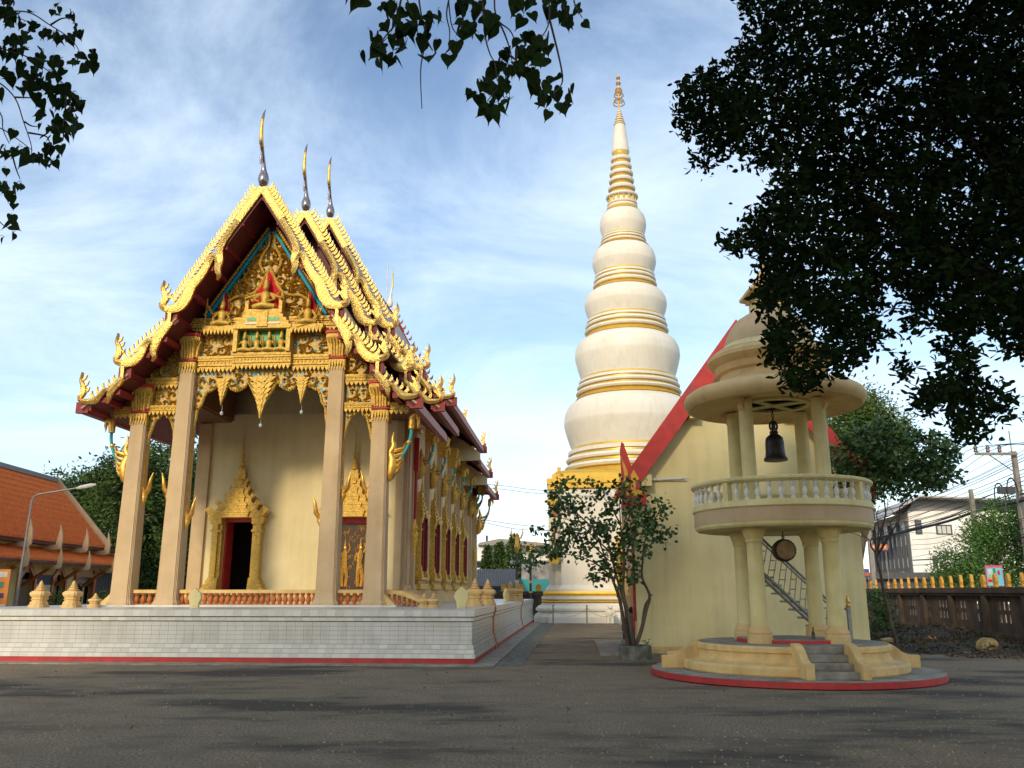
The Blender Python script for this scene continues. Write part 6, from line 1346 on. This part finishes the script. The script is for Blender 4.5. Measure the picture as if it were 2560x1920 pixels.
me = MB().add([(0, 0, 0), (.12, .3, .03), (.22, .7, .05), (.1, .95, .02), (0, 1, 0), (-.1, .95, .02), (-.22, .7, .05), (-.12, .3, .03), (0, .5, -.01)], [(0, 1, 8), (1, 2, 8), (2, 3, 8), (3, 4, 8), (4, 5, 8), (5, 6, 8), (6, 7, 8), (7, 0, 8)]).mesh('leaf', leafd)
edge = [(1640+x*.6628, y*.6628) for x, y in S7p[1:66]]
k = 0
while k < 296:                                              # whorls at the outline, leaf by leaf
    i = random.randrange(len(edge)-1); t_ = random.random(); e = (edge[i][0]+(edge[i+1][0]-edge[i][0])*t_, edge[i][1]+(edge[i+1][1]-edge[i][1])*t_)
    c = at(e[0]+random.uniform(14, 26), e[1], 7.6+random.uniform(-.6, .6)); az = random.uniform(0, 6.28)
    for q in range(8):
        s = random.uniform(.075, .11); link('leaf', me, bt, tuple(c), (random.uniform(-.5, 1.0), random.uniform(-.3, .3), az+q*.785), (s, s, s)); k += 1
# bodhi tree: trunk and crown behind the camera, hanging sprays in view
bo = thing('bodhi_tree', 'bodhi tree with heart-shaped leaves hanging in sprays from the top edge', 'tree', (0, 0, 0))
HL = [(.22, .1), (.42, .02), (.47, -.2), (.37, -.47), (.18, -.74), (.05, -.92), (0, -1.2)]
vs = [(0, 0, -.3)]+[(0, 0, 0)]+[(x, -.28*abs(x), z) for x, z in HL]+[(-x, -.28*abs(x), z) for x, z in HL[-2::-1]]
hm = MB().add(vs, [(0, i, i+1 if i+1 < len(vs) else 1) for i in range(1, len(vs))]); LV = np.array(hm.v); hme = hm.mesh('leaf', leafb)
S8f = lambda x, y: (800+x*.3165, y*.3165); S9f = lambda x, y: (x*.3856, y*.3856)
C1 = [(230,10,1),(310,40,2),(360,30,1),(520,80,3),(600,60,3),(700,100,5),(560,170,3),(540,250,2),(390,280,1),(700,240,7),(840,190,6),(850,290,2),(930,120,1),(440,340,2),(480,400,4),(600,320,4),(600,410,3),(680,390,1),(430,470,2),(510,500,2),(590,520,3),(320,460,1),(800,365,1),(920,355,1),(830,490,1),(915,470,1),(1030,410,1),(1080,370,1),(1025,480,1),(1120,60,5),(1150,100,4),(1250,80,6),(1140,230,6),(1200,250,4),(1240,310,2),(1350,190,6),(1380,240,3),(1280,150,3),(1550,50,3),(1540,160,1),(1605,180,1),(1665,145,1),(1680,20,2),(1810,40,1),(1815,120,3),(1900,40,3),(1910,120,2),(1960,100,3),(2020,100,2),(1970,210,3),(2080,210,1),(1650,290,1),(1600,350,2),(1710,350,2),(1790,340,1),(1815,420,2),(1690,420,4),(1600,440,5),(1450,450,4),(1430,530,5),(1530,560,5),(1620,470,4),(1750,490,4),(1600,600,3),(1670,600,3),(1480,690,4),(1380,600,1),(1710,660,3),(1265,680,3),(1190,760,2),(1250,790,2),(1330,700,4),(1390,740,4),(1320,870,5),(1400,880,3),(1480,830,2),(1715,750,1),(1790,740,2),(1830,680,2),(1900,620,1),(1890,740,2),(1770,820,3),(1840,820,2),(1960,775,1),(1980,720,1),(1810,920,1),(1945,890,2)]
C2 = [(60,20,6),(110,10,2),(40,90,6),(60,160,8),(100,130,3),(170,250,5),(110,280,6),(60,300,6),(150,340,4),(80,360,6),(30,350,5),(30,470,6),(80,520,4),(150,440,4),(150,500,3),(220,110,1),(150,180,1),(210,160,2),(240,180,1),(220,210,1),(340,90,1),(380,70,2),(395,130,1),(470,120,3),(300,210,2),(340,250,4),(400,270,3),(450,260,1),(490,190,3),(530,230,1),(480,230,2),(500,370,2),(500,420,4),(540,440,2),(600,360,2),(605,420,2),(280,365,3),(340,400,3),(390,410,2),(390,460,2),(420,480,1),(230,420,3),(260,430,2),(220,460,2),(215,510,2),(250,520,4),(330,490,4),(380,510,3),(300,560,4),(240,590,3),(330,600,5),(390,580,3),(420,620,4),(480,630,4),(510,670,3),(500,720,2),(450,690,4),(370,690,4),(440,740,3),(320,640,3),(270,690,2),(320,740,1),(270,770,2),(265,830,1),(370,785,3),(350,840,3),(400,880,4),(490,800,4),(480,870,3),(430,860,2),(320,900,2),(385,915,1),(395,970,1),(380,1025,1),(300,980,5),(330,1000,3),(250,1030,4),(210,1050,2),(290,1050,4),(330,1070,2),(230,630,1),(160,510,1),(180,555,1),(150,590,2),(90,870,1),(45,990,4),(130,990,3),(160,1020,2),(60,1030,1),(40,1120,1),(30,1230,5),(120,1210,3),(60,1280,4),(95,1350,1),(75,1420,1),(95,1490,2),(90,1540,1),(20,1580,2),(0,600,1)]
restv = []; restf = []; cnt = 0; stems = MB()
for (C, Sf, Y, jit, sz) in ((C1, S8f, 5.5, 26, .110), (C2, S9f, 6.6, 18, .098)):
    for (x, y, n) in C:
        u, v = Sf(x, y); off = 30 if C is C1 else 20; Yc = Y+random.uniform(-.5, .5); tw_ = at(*Sf(x+random.uniform(-25, 25), y-off*2), Yc)
        for q in range(n):
            c = at(*Sf(x+(random.uniform(-1, 1)*jit*1.3 if n > 1 else 0), y-off*1.4+(random.uniform(-1, 1)*jit*1.3 if n > 1 else 0)), Yc+random.uniform(-.12, .12))
            s = sz*random.uniform(.6, 1.2); rot = Euler((random.gauss(0, .35)-.15, random.gauss(0, .4), random.uniform(0, 6.28) if random.random() < .35 else random.gauss(0, .7)))
            stems.tube([tw_, tw_.lerp(c, .6)+Vector((0, 0, .012)), c], .0018, 3)
            if cnt < 300: link('leaf', hme, bo, tuple(c), rot, (s, s, s)); cnt += 1
            else:
                M4 = rot.to_matrix(); k0 = len(restv); restv += [tuple(c+(M4 @ Vector(p))*s) for p in hm.v]; restf += [tuple(i+k0 for i in f) for f in hm.f]
stems.build('leaf_stalks', bark, bo)['kind'] = 'stuff'
mr_ = MB(); mr_.v = restv; mr_.f = restf; mr_.build('more_leaves', leafb, bo)['kind'] = 'stuff'
tw = MB()
for (Sf, Y, paths) in ((S8f, 5.5, [[(660, -150), (690, 0), (760, 180), (775, 340)], [(760, -150), (800, 120), (835, 300), (800, 500), (795, 640), (805, 860)], [(830, 300), (890, 400)], [(1040, -150), (1000, 100), (1025, 250), (1015, 400)], [(1000, -150), (1035, 180), (1090, 280)], [(1370, -150), (1390, 130), (1500, 240), (1540, 330), (1560, 420)], [(1390, 130), (1450, 250), (1500, 390), (1515, 480)], [(1270, -150), (1300, 250), (1340, 420), (1380, 500), (1400, 640)], [(1790, -150), (1810, 160), (1740, 310), (1640, 440)], [(1810, 140), (1880, 420), (1915, 600), (1900, 680), (1840, 740)], [(1990, -150), (2010, 20), (2070, 140)], [(640, 0), (600, 180), (500, 310), (470, 420)], [(1560, 420), (1520, 560), (1400, 700), (1320, 800)], [(560, -100), (560, 40), (600, 150)]]),
                       (S9f, 6.6, [[(-200, 60), (75, 70), (200, 85), (320, 160), (430, 230), (490, 290), (525, 355)], [(-150, 480), (0, 540), (100, 640), (150, 780), (200, 930), (205, 990)], [(100, 630), (170, 632), (230, 635)], [(160, 790), (200, 815), (240, 820)], [(185, 860), (300, 885), (325, 940)], [(-150, 600), (0, 730), (20, 840), (60, 930)], [(-150, 780), (0, 830), (110, 900), (210, 975)], [(70, 960), (100, 1080), (130, 1160)], [(-100, 250), (60, 330), (180, 370), (300, 450), (430, 560), (500, 660)], [(-120, 1100), (0, 1180), (60, 1240)], [(-100, 1300), (0, 1440), (60, 1480)], [(-100, 100), (30, 90), (100, 110), (180, 140)], [(330, 160), (400, 120), (470, 120)], [(430, 600), (420, 740), (400, 860)]])):
    for P in paths:
        if min(p[1] for p in P) <= -100 or P[0][0] < -60: P = [(P[0][0]*.85+(60 if Sf is S8f else -60), P[0][1]-420), (P[0][0]*.95, P[0][1]-180)]+P
        Q = smooth_pts([tuple(at(*Sf(x, y), Y+random.uniform(-.08, .08))) for x, y in P], 4); tw.tube(Q, [.009-.006*i/len(Q) for i in range(len(Q))], 5)
tw.build('hanging_twigs', bark, bo)
tr = MB(); tb = Vector((-8.2, .4, 0)); fk = Vector((-7.6, 0, 5)); limb(tr, tb, fk, .85, .65, .04, 12)
LM = [(-9, 7.2, 7.2), (-5.4, 6.6, 7.0), (-4.6, 6.5, 6.4), (-1.3, 5.5, 7.0), (-.6, 5.5, 6.75), (.1, 5.5, 6.85), (.6, 5.5, 6.8), (-4, -6, 11), (-12, -4, 11), (-2, -2, 12), (-8, -8, 12), (3, -1, 11), (-7, 1, 13), (-14, 2, 10)]
for q in LM: limb(tr, fk, q, .26, .05, .12, 7)
tr.build('trunk', bark, bo, True, 60)
cp_ = blob_pts((-4.5, -4.5, 12.0), (15, 8.5, 6.0), 26000, 900, .055)  # unseen crown, spread wide to shade the yard and the overhanging tree
cp_ = cp_[~((cp_[:, 1] > -.5) & (cp_[:, 2]-1.6 < .85*np.maximum(cp_[:, 1], .0)+1.2))]
leaves('crown', cp_, RNG.uniform(.25, .5, len(cp_)), leafb, bo, -.2, .7, 1)['kind'] = 'stuff'
# seated person half hidden by the chapel corner
pe = thing('person', 'person in grey shirt and black trousers seated half hidden by the chapel corner', 'person', (3.36, 24.75, .05), R(-175))
b = MB()
b.tube([(0, 0, .38), (0, .02, .5), (0, -.02, .68), (0, -.08, .82), (0, -.1, .88)], [.16, .165, .18, .16, .07], 12)
for s in (-1, 1): b.tube([(s*.17, -.06, .8), (s*.25, -.12, .62), (s*.2, -.32, .5), (s*.12, -.42, .5)], [.07, .058, .05, .04], 8)
b.build('shirt', shirt, pe, True, 60)
b = MB()
for s in (-1, 1): b.tube([(s*.09, .02, .36), (s*.12, -.3, .42), (s*.13, -.45, .4), (s*.13, -.46, .2), (s*.13, -.46, .04)], [.11, .095, .075, .06, .05], 9); b.tube([(s*.13, -.42, .03), (s*.13, -.64, .02)], [.05, .035], 8)
b.build('trousers', trous, pe, True, 60)
b = MB(); b.ball((0, -.14, 1.0), (.085, .1, .12)); b.tube([(0, -.1, .86), (0, -.13, .95)], .05, 8); b.ball((0, -.245, .99), (.018, .025, .02)); b.ball((-.086, -.13, 1.0), (.012, .025, .035)); b.ball((.086, -.13, 1.0), (.012, .025, .035)); b.build('head', skin, pe, True, 60)
b = MB(); b.ball((0, -.115, 1.04), (.094, .1, .1)); b.build('hair', dark, pe, True, 60)
b = MB(); b.box(-.3, .3, -.2, .25, 0, .26); tag(b.build('stone_step', concrete, None, loc=(3.36, 24.75, .05), rot=(0, 0, R(-175)), bevel=.02), 'concrete step block the person sits on beside the chapel', 'step')
